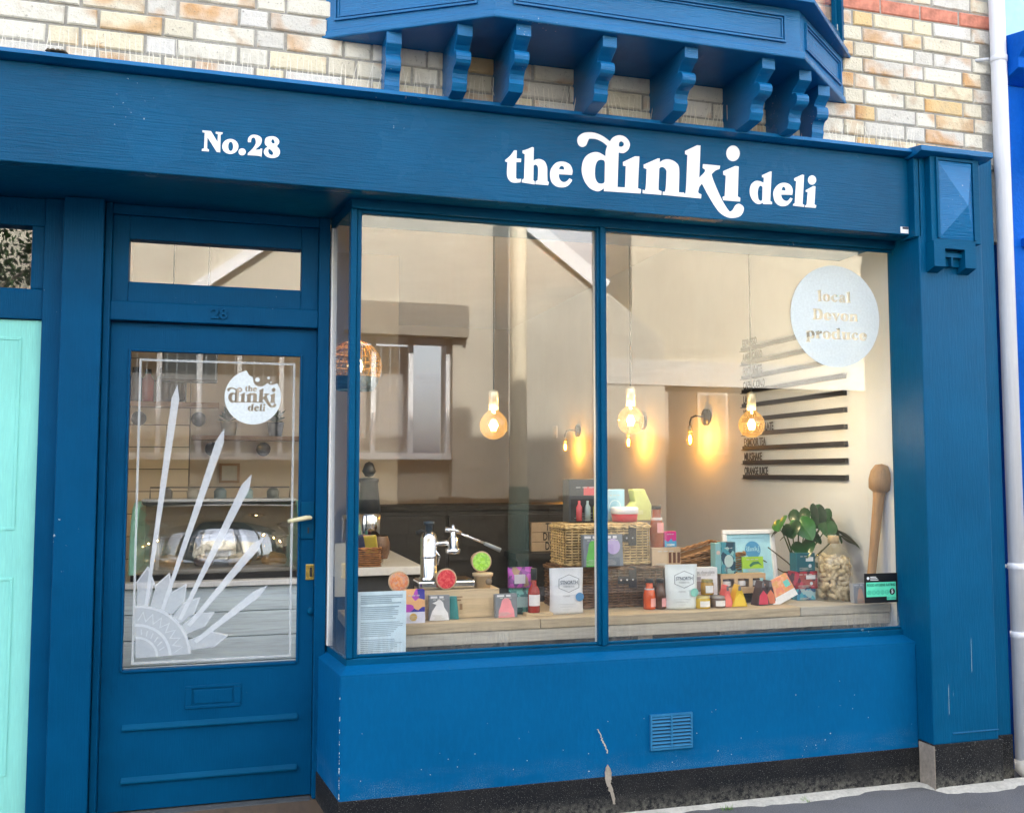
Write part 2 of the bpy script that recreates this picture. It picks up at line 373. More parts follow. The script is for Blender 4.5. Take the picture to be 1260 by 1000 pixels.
# --- fascia
FY = -.06
part(MB().box(-2.2, 3.03, FY, .0, 2.60, 2.965), 'fascia', M_fascia, bevel=.004); fascia = SHOP.children[-1] if False else bpy.data.objects['fascia']
cap = MB()
rs = random.Random(9); pr = []
cap.prism([(FY-.055,2.975),(FY-.05,2.992),(WY-.0,3.012),(WY-.0,2.966),(FY-.02,2.966)], -2.2, 3.06, 'x')
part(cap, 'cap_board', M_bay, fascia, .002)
part(MB().box(-2.2, 3.03, .002, .52, 2.604, 2.7), 'soffit', M_paint)
GLYPHS = {
    'the_t': ["10494,27737c 10705,27929 10872,28173c 10991,28185c 10982,27847c 11176,27852c 11167,27705c 10969,27695c 10960,27091 10995,27000 11079,26994 11176,27015c 11145,26858c 10837,26822 10661,26915 10573,27143 10591,27651c 10494,27668c"],
    'the_h': ["11234,28195c 11412,28264 11656,28388c 11723,28372c 11709,27807c 11789,27871 11990,27911 12192,27830 12295,27600 12303,27296 12311,27015c 12369,26976c 12346,26844c 11788,26840c 11797,26962c 11890,27022c 11909,27478 11865,27626 11789,27662 11709,27612c 11699,27005c 11765,26946c 11756,26824c 11202,26863c 11224,26985c 11300,27035c 11332,28053c 11234,28087c"],
    'the_e': ["13389,27371c 13412,27570 13300,27801 13027,27899 12710,27834 12483,27574 12424,27307 12482,27008 12684,26830 12977,26802 13205,26896 13365,27084 13392,27166c 13274,27217c 13160,27089 13024,27033 12888,27087 12812,27233 12812,27350c", "12813,27569c 12867,27674 12949,27712 13026,27667 13048,27559c"],
    'dinki_di': ["13631,28866 13691,29048 13899,29202 14176,29265 14454,29258 14779,29158 15096,28967c 15247,29160 15530,29278 15813,29217 16000,28989 15950,28715 15760,28540 15618,28513 15491,28524c 15427,27086 15464,27036 15723,27044 15771,27115 15811,27965c 15684,27975c 15685,28132c 16232,28429c 16437,28439c 16362,27121 16385,27056 16504,27021c 16478,26840c 14809,26803c 14810,26923c 14624,26797 14438,26781 14162,26890 13934,27178 13821,27563 13869,27963 14032,28243 14310,28411 14588,28437 14890,28302c 14906,28548 14972,28754c 14777,28891 14499,28996 14267,29000 14152,28971 14091,28845 14011,28683 13850,28601 13689,28673", "15503,28851 15527,28965 15622,29019 15716,28961 15725,28872 15644,28793 15526,28786", "14864,28033c 14819,28118 14679,28136 14539,28070 14445,27884 14406,27572 14432,27309 14533,27142 14672,27109 14788,27141 14845,27213c"],
    'dinki_nk': ["16630,28102c 17291,28438c 17388,28447c 17376,28274c 17580,28406 17872,28442 18162,28324 18296,28064 18268,27110 18302,27045 18487,27052 18596,27115 18696,28715c 18584,28750c 18586,28887c 19157,29194c 19330,29201c 19245,27762c 19511,28046 19528,28153c 19415,28211c 19432,28387c 20266,28390c 20238,28240c 20036,28153 19844,27975c 19929,27708 20170,27178 20413,26740 20659,26416 20759,26410 20862,26501 20991,26695 21170,26769 21370,26656 21367,26448 21210,26229 20905,26123 20553,26133 20157,26354 19766,26871 19370,27522c 19238,27351c 19186,27142 19224,27077 19338,27041c 19320,26857c 17504,26867c 17515,27011c 17637,27080 17694,27784 17682,27963 17552,28074 17431,28063 17358,28002c 17315,27143 17347,27056 17453,27020c 17441,26861c 16570,26856c 16581,27014c 16710,27069 16772,27926c 16638,27959c"],
    'dinki_i': ["20412,28164c 20998,28447c 21175,28440c 21100,27094c 21225,27036c 21212,26873c 20390,26867c 20358,27011c 20469,27066c 20535,27967c 20410,28002c"],
    'dinki_dot': ["21237,29035 21201,28878 21107,28747 20973,28667 20827,28653 20696,28709 20607,28822 20577,28972 20612,29128 20706,29259 20839,29340 20986,29354 21117,29299 21207,29185"],
    'deli_d': ["22324,28152c 22732,28351c 22810,28358c 22714,27021c 22806,26981c 22794,26878c 22349,26852c 22351,26922c 22185,26839 21980,26869 21779,27061 21698,27355 21765,27662 21974,27851 22205,27871 22400,27809c 22415,28043c 22323,28058c", "22344,27618c 22253,27671 22148,27578 22092,27341 22128,27066 22239,26982 22317,27035c"],
    'deli_e': ["23832,27392c 23854,27652 23712,27852 23425,27907 23136,27802 22922,27550 22875,27290 22962,26994 23219,26837 23532,26876 23746,27057 23844,27215c 23740,27253c 23590,27101 23433,27102 23305,27208 23266,27355c", "23287,27558c 23341,27679 23405,27722 23487,27668 23495,27552c"],
    'deli_l': ["23955,28155c 24356,28355c 24462,28351c 24350,27012c 24439,26981c 24426,26886c 23858,26902c 23875,26983c 23955,27027c 24047,28031c 23953,28051c"],
    'deli_i': ["24525,27662c 24929,27885c 25035,27880c 24961,27037c 25056,27011c 25026,26891c 24479,26881c 24492,26966c 24562,27005c 24629,27576c 24523,27591c"],
    'deli_dot': ["25080,28173 25057,28078 24995,27999 24909,27950 24814,27942 24729,27976 24672,28045 24653,28136 24676,28230 24737,28310 24824,28358 24919,28367 25004,28333 25061,28264"],
    'no_N': ["-1271,27769c -967,27771c -724,27380c -716,27677c -800,27699c -793,27765c -542,27760c -558,27693c -618,27672c -619,26990c -744,26993c -1087,27522c -1091,27092c -1022,27055c -1026,26986c -1282,26985c -1275,27060c -1201,27082c -1187,27689c -1269,27695c"],
    'no_o': ["32,27281 5,27153 -74,27045 -191,26978 -321,26966 -439,27010 -522,27102 -554,27224 -527,27352 -448,27460 -332,27527 -202,27540 -83,27496 1,27404", "-158,27263 -166,27185 -189,27120 -224,27082 -264,27079 -301,27110 -327,27169 -337,27245 -330,27324 -306,27388 -271,27426 -231,27430 -195,27399 -169,27339"],
    'no_dot': ["303,27099 291,27039 255,26989 202,26958 144,26953 90,26973 53,27017 39,27073 51,27133 86,27183 139,27214 198,27219 251,27199 289,27156"],
    'no_2': ["366,27517c 391,27655 502,27765 672,27788 844,27715 880,27583 835,27429 709,27281 631,27208c 810,27237 837,27279c 903,27276c 880,26953c 786,26989 375,26980c 380,27055c 540,27235 650,27426 656,27576 603,27676 519,27652 492,27575 485,27493c 395,27475c"],
    'no_8': ["989,27564 1029,27703 1157,27776 1357,27790 1502,27690 1519,27556 1449,27428 1537,27316 1554,27152 1456,27007 1256,26949 1056,26999 962,27141 1008,27295 1092,27364 1014,27446", "1231,27603 1273,27682 1331,27643 1355,27540 1304,27520 1252,27545", "1123,27231 1165,27295 1281,27201 1305,27113 1255,27063 1154,27114"],
}

def glyph_loops(key, M=None):
    r = [smooth_loop(parse(t)) for t in GLYPHS[key]]
    if M: r = [[(M[0]*p[0]+M[1], M[2]*p[1]+M[3]) for p in lp] for lp in r]
    return r
dd = 0
for key in GLYPHS:
    me = flat_mesh('letter', glyph_loops(key), .0016); dd = (dd + 1) % 3
    me.transform(Matrix.Translation(Vector((0, FY - .0012, 0)) - B0))
    obj('letter', me, M_letter, fascia)
# --- small torn sticker on the fascia end
part(MB().box(2.952, 2.995, FY-.0015, FY-.0002, 2.607, 2.637), 'sticker_scrap', M_letter, fascia)
part(MB().box(2.962, 2.994, FY-.0024, FY-.0016, 2.626, 2.636), 'sticker_print', plain((.05,.05,.08)), fascia)

# --- pilaster at the right end
pl = part(MB().prism([(-.1,.295),(-.1,2.99),(.12,2.99),(.12,.295)], 3.02, 3.372, 'x'), 'pilaster', M_pil, bevel=.006)
part(MB().box(3.372, 3.49, -.05, .12, .275, 3.02), 'pilaster_return', M_pil, pl, .004)
M_plinth = None
m, n, l, b = new_mat('black_plinth'); v = coords(n, l)
t = tex_noise(n, l, 260, 2, v); t2 = tex_noise(n, l, 6, 5, v); t3 = tex_noise(n, l, 45, 5, v, .7)
c1 = mixc(n, l, (.012,.013,.016), (.32,.32,.3), ramp(n, l, t.outputs[0], [(.63,(0,0,0)),(.68,(.7,.7,.7))]).outputs[0])
tc = n.new('ShaderNodeTexCoord'); sp = n.new('ShaderNodeSeparateXYZ'); l.new(tc.outputs['Object'], sp.inputs[0])
mr = n.new('ShaderNodeMapRange'); mr.inputs[1].default_value = .0; mr.inputs[2].default_value = .09; mr.inputs[3].default_value = .55; mr.inputs[4].default_value = 0.
l.new(sp.outputs[2], mr.inputs[0]); mm = n.new('ShaderNodeMath'); mm.operation = 'MULTIPLY'; l.new(mr.outputs[0], mm.inputs[0]); l.new(ramp(n, l, t3.outputs[0], [(.4,(0,0,0)),(.62,(1,1,1))]).outputs[0], mm.inputs[1])
c1 = mixc(n, l, c1, (.28,.27,.23), mm.outputs[0]); c1 = mixc(n, l, c1, (.03,.03,.03), ramp(n, l, t2.outputs[0], [(.45,(0,0,0)),(.8,(.7,.7,.7))]).outputs[0])
l.new(c1, b.inputs['Base Color']); b.inputs['Roughness'].default_value = .7; b.inputs['Specular IOR Level'].default_value = .12; bump(n, l, b, t.outputs[0], .4, .004); M_plinth = m
pp = MB(); pp.prism([(3.022,-.103),(3.39,-.103),(3.39,-.055),(3.495,-.055),(3.495,.1),(3.022,.1)], .09, .297, 'z'); part(pp, 'pilaster_base', M_plinth, pl, .004)
part(MB().box(3.0185, 3.0215, -.103, -.002, .1, .29), 'worn_edge', m_conc('bare_cement', (.34,.29,.24)), pl)
# capital: moulded cap, tall pyramid panel, little bracket block
capi = part(MB().box(3.06, 3.335, -.138, -.1, 2.56, 2.96), 'capital', M_paint, bevel=.004)
part(MB().prism([(-.135,2.955),(-.175,2.965),(-.175,2.99),(.0,3.015),(.0,2.955)], 2.985, 3.385, 'x'), 'capital_cap', M_bay, capi, .003)
x0, x1, z0, z1 = 3.10, 3.29, 2.575, 2.94; xa, za = 3.215, 2.72
pm_ = MB(); pm_.add([(x0,-.139,z0),(x1,-.139,z0),(x1,-.139,z1),(x0,-.139,z1),(xa,-.195,za)], [(0,1,4),(1,2,4),(2,3,4),(3,0,4)])
part(pm_, 'pyramid_panel', M_bay, capi)
fr = MB(); t_ = .012
fr.box(x0-t_, x1+t_, -.147, -.137, z1, z1+t_); fr.box(x0-t_, x0, -.147, -.137, z0, z1); fr.box(x1, x1+t_, -.147, -.137, z0, z1)
part(fr, 'panel_moulding', M_paint, capi)
bk = MB(); bk.box(3.055, 3.115, -.155, -.101, 2.44, 2.56); bk.box(3.225, 3.285, -.155, -.101, 2.44, 2.56); bk.box(3.115, 3.225, -.155, -.101, 2.525, 2.56); bk.box(3.115, 3.225, -.135, -.101, 2.49, 2.51); bk.box(3.115, 3.225, -.115, -.101, 2.45, 2.525); bk.box(3.165,3.175,-.135,-.101,2.45,2.49)
bk.prism([(-.155,2.44),(-.101,2.44),(-.101,2.42)], 3.055, 3.115, 'x'); bk.prism([(-.155,2.44),(-.101,2.44),(-.101,2.42)], 3.225, 3.285, 'x')
part(bk, 'bracket_block', M_paint, capi)
part(MB().box(3.0, 3.034, -.1, -.0, 2.585, 2.96), 'fascia_stop', M_paint, capi, .003)

# --- stall riser (splayed return towards the door), ledge, plinth
RT = .728
poly = [(.415,0),(3.022,0),(3.022,.2),(.5,.2),(.44,.47),(.36,.47)]
riser = part(MB().prism(poly, .245, RT, 'z'), 'stall_riser', M_riser, bevel=.008)
led = MB(); A_ = [(.415,0),(3.02,0),(3.02,.085),(.45,.085),(.40,.45),(.36,.45)]
vs = [(x, y, RT + (.002 if i in (0,1,5) else .022)) for i, (x, y) in enumerate(A_)]
led.add(vs + [(x,y,RT-.003) for x,y in A_], [(0,1,2,3),(0,3,4,5),(0,6,7,1)]); part(led, 'ledge', M_riser, riser)
bp = MB(); bp.prism([(.411,-.004),(3.02,-.004),(3.02,.1),(.45,.1),(.40,.47),(.356,.47)], .085, .262, 'z')
part(bp, 'plinth', M_plinth, riser, .003)
# crack and flaked paint patch at the foot of the riser
crk = []; rs = random.Random(3)
pts = [(1.462,.455),(1.478,.425),(1.482,.405),(1.50,.375),(1.502,.35)]
pts = [(pts[i][0]+(pts[i+1][0]-pts[i][0])*k/5+rs.uniform(-.003,.003), pts[i][1]+(pts[i+1][1]-pts[i][1])*k/5) for i in range(4) for k in range(5)]
left = [(x-.0006-rs.random()*.0035, z) for x, z in pts]; right = [(x+.0006+rs.random()*.0035, z) for x, z in pts]
me = flat_mesh('paint_crack', [left + right[::-1]], .001); me.transform(Matrix.Translation(Vector((0,-.0008,0))-B0)); obj('paint_crack', me, M_conc, riser)
fl0 = [(1.492,.30),(1.505,.312),(1.516,.29),(1.52,.26),(1.517,.235),(1.53,.19),(1.536,.155),(1.528,.15),(1.512,.2),(1.497,.235),(1.49,.265)]
fl = [(fl0[i][0]+(fl0[(i+1)%11][0]-fl0[i][0])*k/4+rs.uniform(-.003,.003), fl0[i][1]+(fl0[(i+1)%11][1]-fl0[i][1])*k/4+rs.uniform(-.003,.003)) for i in range(11) for k in range(4)]
me = flat_mesh('flaked_patch', [fl], .0012); me.transform(Matrix.Translation(Vector((0,-.0052,0))-B0)); obj('flaked_patch', me, m_conc('old_render', (.36,.32,.27)), riser)
rs = random.Random(77); q = MB()
for i in range(46):
    x = rs.uniform(.43, 3.0); z = .268 + abs(rs.gauss(0, .13)); z = min(z, .70); r_ = rs.uniform(.0008, .0026)
    q.add([(x + r_*rs.uniform(.6,1.4)*math.cos(a_), -.0011, z + r_*rs.uniform(.6,1.2)*math.sin(a_)) for a_ in (0,1.2,2.4,3.7,5.1)], [(0,1,2,3,4)])
for i in range(30):   # knocked corner and ledge edge
    z = rs.uniform(.27, .72); r_ = rs.uniform(.0008,.002); q.add([(.4145 + r_*math.cos(a_), -.0011, z + 3*r_*math.sin(a_)) for a_ in (0,1.2,2.4,3.7,5.1)], [(0,1,2,3,4)])
part(q, 'paint_chips', plain((.5,.58,.6), .8), riser)
q = MB()
for x, z0, z1, w_ in ((3.105,.42,.56,.0016),(3.235,.60,.76,.0014),(3.13,.50,.53,.001)): q.add([(x-w_,-.1012,z0),(x+w_*.4,-.1012,z0+.01),(x+w_,-.1012,z1),(x-w_*.2,-.1012,z1-.02)], [(0,1,2,3)])
part(MB().prism([(-.099,.335),(-.1045,.338),(-.099,.345)], 3.12, 3.37, 'x'), 'render_ridge', M_pil, pl); part(q, 'paint_scratches', plain((.3,.48,.58), .7), pl)
# ventilation grille
vg = MB(); X0, X1, Z0, Z1 = 1.693, 1.885, .352, .497
vg.box(X0, X1, -.012, -.001, Z0, Z0+.008); vg.box(X0, X1, -.012, -.001, Z1-.008, Z1); vg.box(X0, X0+.008, -.012, -.001, Z0+.008, Z1-.008); vg.box(X1-.008, X1, -.012, -.001, Z0+.008, Z1-.008); vg.box(1.785, 1.793, -.0135, -.001, Z0+.008, Z1-.008)
M_gr = paint('grille_highlight_paint', (.02,.17,.36), rough=.35, chips=0, spec=.4)  # lighter blue puts the slats' highlight into the colour
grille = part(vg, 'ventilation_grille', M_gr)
part(MB().box(X0+.004, X1-.004, -.004, -.0006, Z0+.004, Z1-.004), 'grille_back', plain((.006,.03,.08)), grille)
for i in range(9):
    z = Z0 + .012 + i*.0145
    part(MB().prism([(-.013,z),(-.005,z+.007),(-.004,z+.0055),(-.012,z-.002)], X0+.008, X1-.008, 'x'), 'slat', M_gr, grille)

# --- shop window
GY = .11
win = part(MB().box(.445, 3.045, .085, .14, .745, .775), 'shop_window', M_paint, bevel=.004)
def fr_part(name, *bxs, m=M_paint, par=win, bev=.004):
    q = MB()
    for b_ in bxs: q.box(*b_)
    return part(q, name, m, par, bev)
fr_part('bottom_bead', (.47, 3.03, .098, .11, .776, .788))
fr_part('window_head', (.445, 3.045, .075, .14, 2.565, 2.606), (.46, 3.03, .095, .108, 2.552, 2.565))
fr_part('corner_post', (.445, .47, .078, .14, .776, 2.564), (.4705, .49, .088, .14, .776, 2.564))
fr_part('mullion', (1.503, 1.548, .083, .112, .776, 2.564), (1.515, 1.536, .07, .083, .776, 2.564))
fr_part('mullion_stop', (1.509, 1.542, .1165, .15, .776, 2.564), m=M_white)
fr_part('right_jamb', (3.03, 3.06, .082, .14, .776, 2.564), (3.0605, 3.075, .065, .14, .746, 2.6))
part(MB().box(3.0215, 3.08, .04, .081, .74, 2.603), 'window_reveal', M_pil, win, .003)
for a, b_ in ((.49, 1.503), (1.548, 3.03)):
    part(MB().box(a-.004, b_+.004, GY, GY+.005, .78, 2.56), 'pane', M_glass, win)
# side light in the splayed return
sw = part(MB().prism([(.445,.085),(.452,.14),(.412,.44),(.40,.44)], .745, .775, 'z'), 'side_window', M_paint)
q = MB(); q.prism([(.445,.09),(.455,.14),(.412,.44),(.40,.44)], 2.56, 2.606, 'z'); part(q, 'window_head', M_paint, sw)
q = MB(); q.prism([(.4015,.405),(.425,.405),(.42,.45),(.395,.45)], .775, 2.56, 'z'); part(q, 'window_post', M_white, sw)
q = MB(); q.prism([(.444,.10),(.4485,.10),(.4065,.43),(.402,.43)], .775, 2.56, 'z'); part(q, 'pane', M_glass, sw)

# --- door recess: frame, transom, post, blue door, mint door beside it
DY = .45
dfm = part(MB().box(-.66, -.51, .36, .55, .1, 2.603), 'door_post', M_paint_door, bevel=.005)
fr_part('door_frame', (-.51, -.484, .405, .52, .15, 2.603), (.348, .395, .405, .52, .15, 2.603), (-.484, .348, .415, .52, 2.56, 2.603), (-.53,-.51,.385,.5,.15,2.603), par=SHOP, m=M_paint_door)
df = bpy.data.objects['door_frame']
fr_part('transom_rail', (-.484, .348, .41, .5, 2.122, 2.2), par=df, m=M_paint_door)
me = text_mesh('28', .062, 1.1, .012, bold=.002); me.transform(Matrix.Translation(Vector((-.06, .408, 2.163))-B0)); obj('door_number', me, M_paint_door, df)
fr_part('transom_light', (-.484, -.42, .43, .5, 2.2, 2.56), (.275, .348, .43, .5, 2.2, 2.56), (-.42, .275, .43, .5, 2.2, 2.285), (-.42, .275, .43, .5, 2.463, 2.56), par=SHOP, m=M_paint_door)
tl = bpy.data.objects['transom_light']
part(MB().box(-.424, .279, .462, .467, 2.28, 2.468), 'pane', M_glass, tl)
door = part(MB().box(-.482, -.408, DY, .5, .158, 2.118).box(.282, .346, DY, .5, .158, 2.118).box(-.408, .282, DY, .5, 2.006, 2.118).box(-.408, .282, DY, .5, .158, .703), 'door', M_paint_door, label='half-glazed blue timber door with etched sunburst glass')
bd = MB()
for a in ((-.414,-.404,.703,2.008),(.278,.288,.703,2.008)): bd.box(a[0], a[1], DY-.006, DY+.02, a[2], a[3])
bd.box(-.404,.278,DY-.006,DY+.02,2.0,2.01); bd.box(-.404,.278,DY-.008,DY+.02,.699,.711); part(bd, 'glazing_bead', M_paint_door, door, .003)
for z in (.484, .277):
    part(MB().prism([(DY-.0,z+.012),(DY-.014,z-.004),(DY-.014,z-.012),(DY-.0,z-.014)], -.399, .288, 'x'), 'panel_ledge', M_paint, door, .002)
part(MB().box(-.404, .278, .466, .471, .705, 2.006), 'pane', M_glass_door, door)
lb = MB(); lb.box(-.162,.057,DY-.006,DY,.622,.634); lb.box(-.162,.057,DY-.006,DY,.541,.553); lb.box(-.162,-.135,DY-.006,DY,.553,.622); lb.box(.03,.057,DY-.006,DY,.553,.622); lb.box(-.128,.023,DY-.004,DY,.56,.614)
part(lb, 'letterbox', M_paint_door, door, .002)
part(MB().box(.29,.346,DY-.008,DY-.0005,1.22,1.378), 'handle_plate', M_paint, door, .003)
M_brass = plain((.75,.55,.16), .25, 1, name='brass'); M_cream = plain((.72,.66,.42), .35, name='worn_handle')
part(MB().tube([(.325,DY-.008,1.312),(.325,DY-.05,1.312),(.31,DY-.055,1.312),(.245,DY-.055,1.30),(.235,DY-.05,1.298)], [.009,.009,.011,.009,.008], 10), 'handle', M_cream, door)
part(MB().box(.313,.358,DY-.005,DY-.0005,1.047,1.113), 'lock_plate', M_brass, door, .002)
part(MB().box(.33,.34,DY-.0068,DY-.0051,1.06,1.1), 'keyhole', plain((.02,.02,.02)), door)
part(MB().box(.318,.324,DY-.0095,DY-.0082,1.245,1.27), 'lever_keyhole', plain((.02,.02,.02)), door)
part(MB().lathe([(0,.02),(.012,.018),(.017,.01),(.012,.0)], 16, M=Matrix.Translation((.337,DY,.917)) @ Matrix.Rotation(R(90),4,'X')), 'door_knob', M_paint, door)
part(MB().box(-.482,.346,.40,.56,.085,.15), 'door_step', m_conc('step_stone', (.1,.11,.115)), SHOP, .006)
# etched glass art
M_etch = frosted('etched_glass', (.8,.85,.92), .46); M_etch2 = frosted('etched_glass_soft', (.66,.72,.8), .34); M_disc = frosted('white_window_vinyl', (.82,.9,.95), .9)
def etch(name, loops, m, dy=0): 
    me = flat_mesh(name, loops, .0008); me.transform(Matrix.Translation(Vector((0, .4648-dy, 0))-B0)); return obj(name, me, m, door)
etch('etched_border', [rect(-.372,.728,.258,1.972), rect(-.363,.737,.249,1.963)], frosted('etched_line', (.75,.8,.85), .38))
cx, cz = -.357, .752
for (bx,bz),(tx,tz),w0,w1 in [((-.322,.957),(-.221,1.868),.012,.022),((-.262,.93),(-.03,1.687),.013,.024),((-.19,.90),(.085,1.496),.014,.026),((-.155,.874),(.14,1.233),.015,.026),((-.128,.807),(.16,1.03),.016,.024)]:
    d = Vector((tx-bx, tz-bz)).normalized(); nn = Vector((-d.y, d.x)); b0 = Vector((bx,bz)); t0 = Vector((tx,tz)); tt = t0 - d*.06
    etch('etched_ray', [[tuple(b0+nn*w0/2), tuple(b0-nn*w0/2), tuple(tt-nn*w1*.7), tuple(t0), tuple(tt+nn*w1*.7)]], M_etch, .001)
for (tx,tz),a in zip([(-.338,1.11),(-.268,1.09),(-.199,1.051),(-.139,.998),(-.07,.93),(-.004,.803)], (84,70,57,44,30,12)):
    def pol(r_, an): return (cx + r_*math.cos(R(an)), cz + r_*math.sin(R(an)))
    tr_ = math.hypot(tx-cx, tz-cz)
    etch('etched_petal', [[pol(.215,a-5.8), pol(tr_*.86,a-6.2), pol(tr_,a), pol(tr_*.86,a+6.2), pol(.215,a+5.8)]], M_etch2)
    L_ = [pol(tr_*.85,a-6.9), pol(tr_*1.04,a), pol(tr_*.85,a+6.9), pol(tr_*.825,a+6.9), pol(tr_*1.005,a), pol(tr_*.825,a-6.9)]
    etch('etched_petal_edge', [L_], M_etch, .001)
def arc(r0, r1, a0=2, a1=92, n=24): return [(cx+r0*math.cos(R(a0+(a1-a0)*i/n)), cz+r0*math.sin(R(a0+(a1-a0)*i/n))) for i in range(n+1)] + [(cx+r1*math.cos(R(a1-(a1-a0)*i/n)), cz+r1*math.sin(R(a1-(a1-a0)*i/n))) for i in range(n+1)]
for r0, r1, mm_, dy in ((.202,.213,M_etch,.001),(.127,.138,M_etch,.001),(.078,.087,M_etch,.001),(.005,.202,M_etch2,0)): etch('etched_arc', [arc(r0, r1)], mm_, dy)
zz = []
for i in range(15): zz.append((.185 if i % 2 else .15, 6+82*i/14))
P_ = lambda r_, an: (cx+r_*math.cos(R(an)), cz+r_*math.sin(R(an)))
etch('etched_zigzag', [[P_(r_+.004,a) for r_,a in zz] + [P_(r_-.004,a) for r_,a in zz[::-1]]], M_etch, .001)
for i in range(6): etch('etched_tick', [[P_(.095,16+12*i),P_(.117,19+12*i),P_(.117,21.5+12*i),P_(.095,18.5+12*i)]], M_etch, .001)
# bitten round logo on the door glass
LX, LZ, LR = .084, 1.822, .116
def u2(px, pz): return (LX + (px-530)/415*LR, LZ - (pz-495)/415*LR)
bites = [(545,85,108),(632,222,110),(800,232,72)]
out = []
for i in range(180):
    a = 2*math.pi*i/180; r_ = 415.
    for bx, bz, br in bites:
        ox, oz = bx-530, bz-495; dx, dz = math.cos(a), -math.sin(a)
        bq = ox*dx+oz*dz; disc = bq*bq-(ox*ox+oz*oz-br*br)
        if disc > 0 and bq > 0: r_ = min(r_, bq-math.sqrt(disc))
    out.append((LX + math.cos(a)*r_/415*LR, LZ + math.sin(a)*r_/415*LR))
lp = [out]
s_ = .262; ox_, oz_ = u2(150, 575); 
for k in ('dinki_di','dinki_nk','dinki_i','dinki_dot'): lp += glyph_loops(k, (s_, ox_-1.3631*s_, s_, oz_-2.69*s_))
s_ = .166; ox_, oz_ = u2(410, 408)
for k in ('the_t','the_h','the_e'): lp += glyph_loops(k, (s_, ox_-1.0494*s_, s_, oz_-2.684*s_))
s_ = .215; ox_, oz_ = u2(455, 708)
for k in ('deli_d','deli_e','deli_l','deli_i','deli_dot'): lp += glyph_loops(k, (s_, ox_-2.1698*s_, s_, oz_-2.686*s_))
for a, b_, c_ in ((590,228,34),(755,195,20),(790,262,13)): lp.append(circle(*u2(a,b_), c_/415*LR, 20))
etch('door_logo', lp, M_disc, .0015)
# mint door and its transom
md = part(MB().box(-1.65, -.84, DY, .5, .158, 2.11).box(-.84, -.737, DY, .5, .158, 2.11), 'mint_door', M_mint, label='pale mint green panelled door')
for z0, z1 in ((1.276, 2.04), (.33, 1.092)):
    q = MB(); q.box(-1.5,-.813,DY-.004,DY-.0005,z1-.012,z1); q.box(-1.5,-.813,DY-.004,DY-.0005,z0,z0+.012); q.box(-.825,-.813,DY-.004,DY-.0005,z0+.012,z1-.012); part(q, 'door_panel', M_mint, md, .002)
fr_part('mint_door_frame', (-.737, -.66, .415, .52, .15, 2.603), (-1.9, -.737, .43, .52, 2.113, 2.235), (-1.9, -.737, .43, .52, 2.49, 2.603), (-.785, -.737, .432, .52, 2.235, 2.49), par=SHOP, m=M_paint_door)
part(MB().box(-1.9, -.784, .462, .467, 2.232, 2.495), 'pane', M_glass, bpy.data.objects['mint_door_frame'])
part(MB().box(-1.9, -.79, .9, .92, 1.9, 2.6), 'hall_dark_sheet', plain((.01,.015,.012)))  # near-black sheet painted in place of the unlit hall behind the transom

# --- oriel bay
def offs(d): return [(.295 - d*.6, WY-.01), (.92 - d*.35, -.375 - d), (2.255 + d*.35, -.375 - d), (2.735 + d*.6, WY-.01)]
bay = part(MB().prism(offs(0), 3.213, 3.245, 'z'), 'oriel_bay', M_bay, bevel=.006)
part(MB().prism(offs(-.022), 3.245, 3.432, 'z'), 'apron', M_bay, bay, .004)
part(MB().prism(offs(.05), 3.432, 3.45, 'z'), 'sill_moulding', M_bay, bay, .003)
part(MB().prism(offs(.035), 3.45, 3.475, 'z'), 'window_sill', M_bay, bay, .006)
P4 = offs(-.022)
for i in range(3):   # panel mouldings on the three faces
    a = Vector((*P4[i], 0)); c = Vector((*P4[i+1], 0)); d = (c-a).normalized(); nrm = Vector((d.y, -d.x, 0)); Ln = (c-a).length
    Mx = Matrix((( d.x, nrm.x, 0, a.x), (d.y, nrm.y, 0, a.y), (0,0,1,0), (0,0,0,1)))
    q = MB(); u0, u1 = (.06 if i != 1 else .07), Ln - .07
    for s0, th, dp in ((0,.008,.009),(.014,.005,.006)):
        q.box(u0+s0,u1-s0,0,dp,3.282+s0,3.282+s0+th,M=Mx); q.box(u0+s0,u1-s0,0,dp,3.40-s0-th,3.40-s0,M=Mx)
        q.box(u0+s0,u0+s0+th,0,dp,3.282+s0+th,3.40-s0-th,M=Mx); q.box(u1-s0-th,u1-s0,0,dp,3.282+s0+th,3.40-s0-th,M=Mx)
    part(q, 'panel_moulding', M_bay, bay)
    q = MB()
    for u in (0, Ln/2 if i == 1 else None, Ln):
        if u is not None: q.box(u-.045, u+.045, -.05, .008, 3.475, 5.0, M=Mx)
    for u in (.055, Ln-.075): q.box(u, u+.02, -.03, -.012, 3.475, 5.0, M=Mx)
    q.box(0, Ln, -.05, .004, 4.9, 5.06, M=Mx); q.box(0.05, Ln-.05, -.05, .0, 3.476, 3.54, M=Mx)
    part(q, 'window_frame', M_paint, bay)
    part(MB().box(.06, Ln-.06, -.035, -.03, 3.53, 4.9, M=Mx), 'pane', M_glass, bay)
part(MB().prism(offs(.06), 5.06, 5.25, 'z'), 'bay_cornice', M_bay, bay)
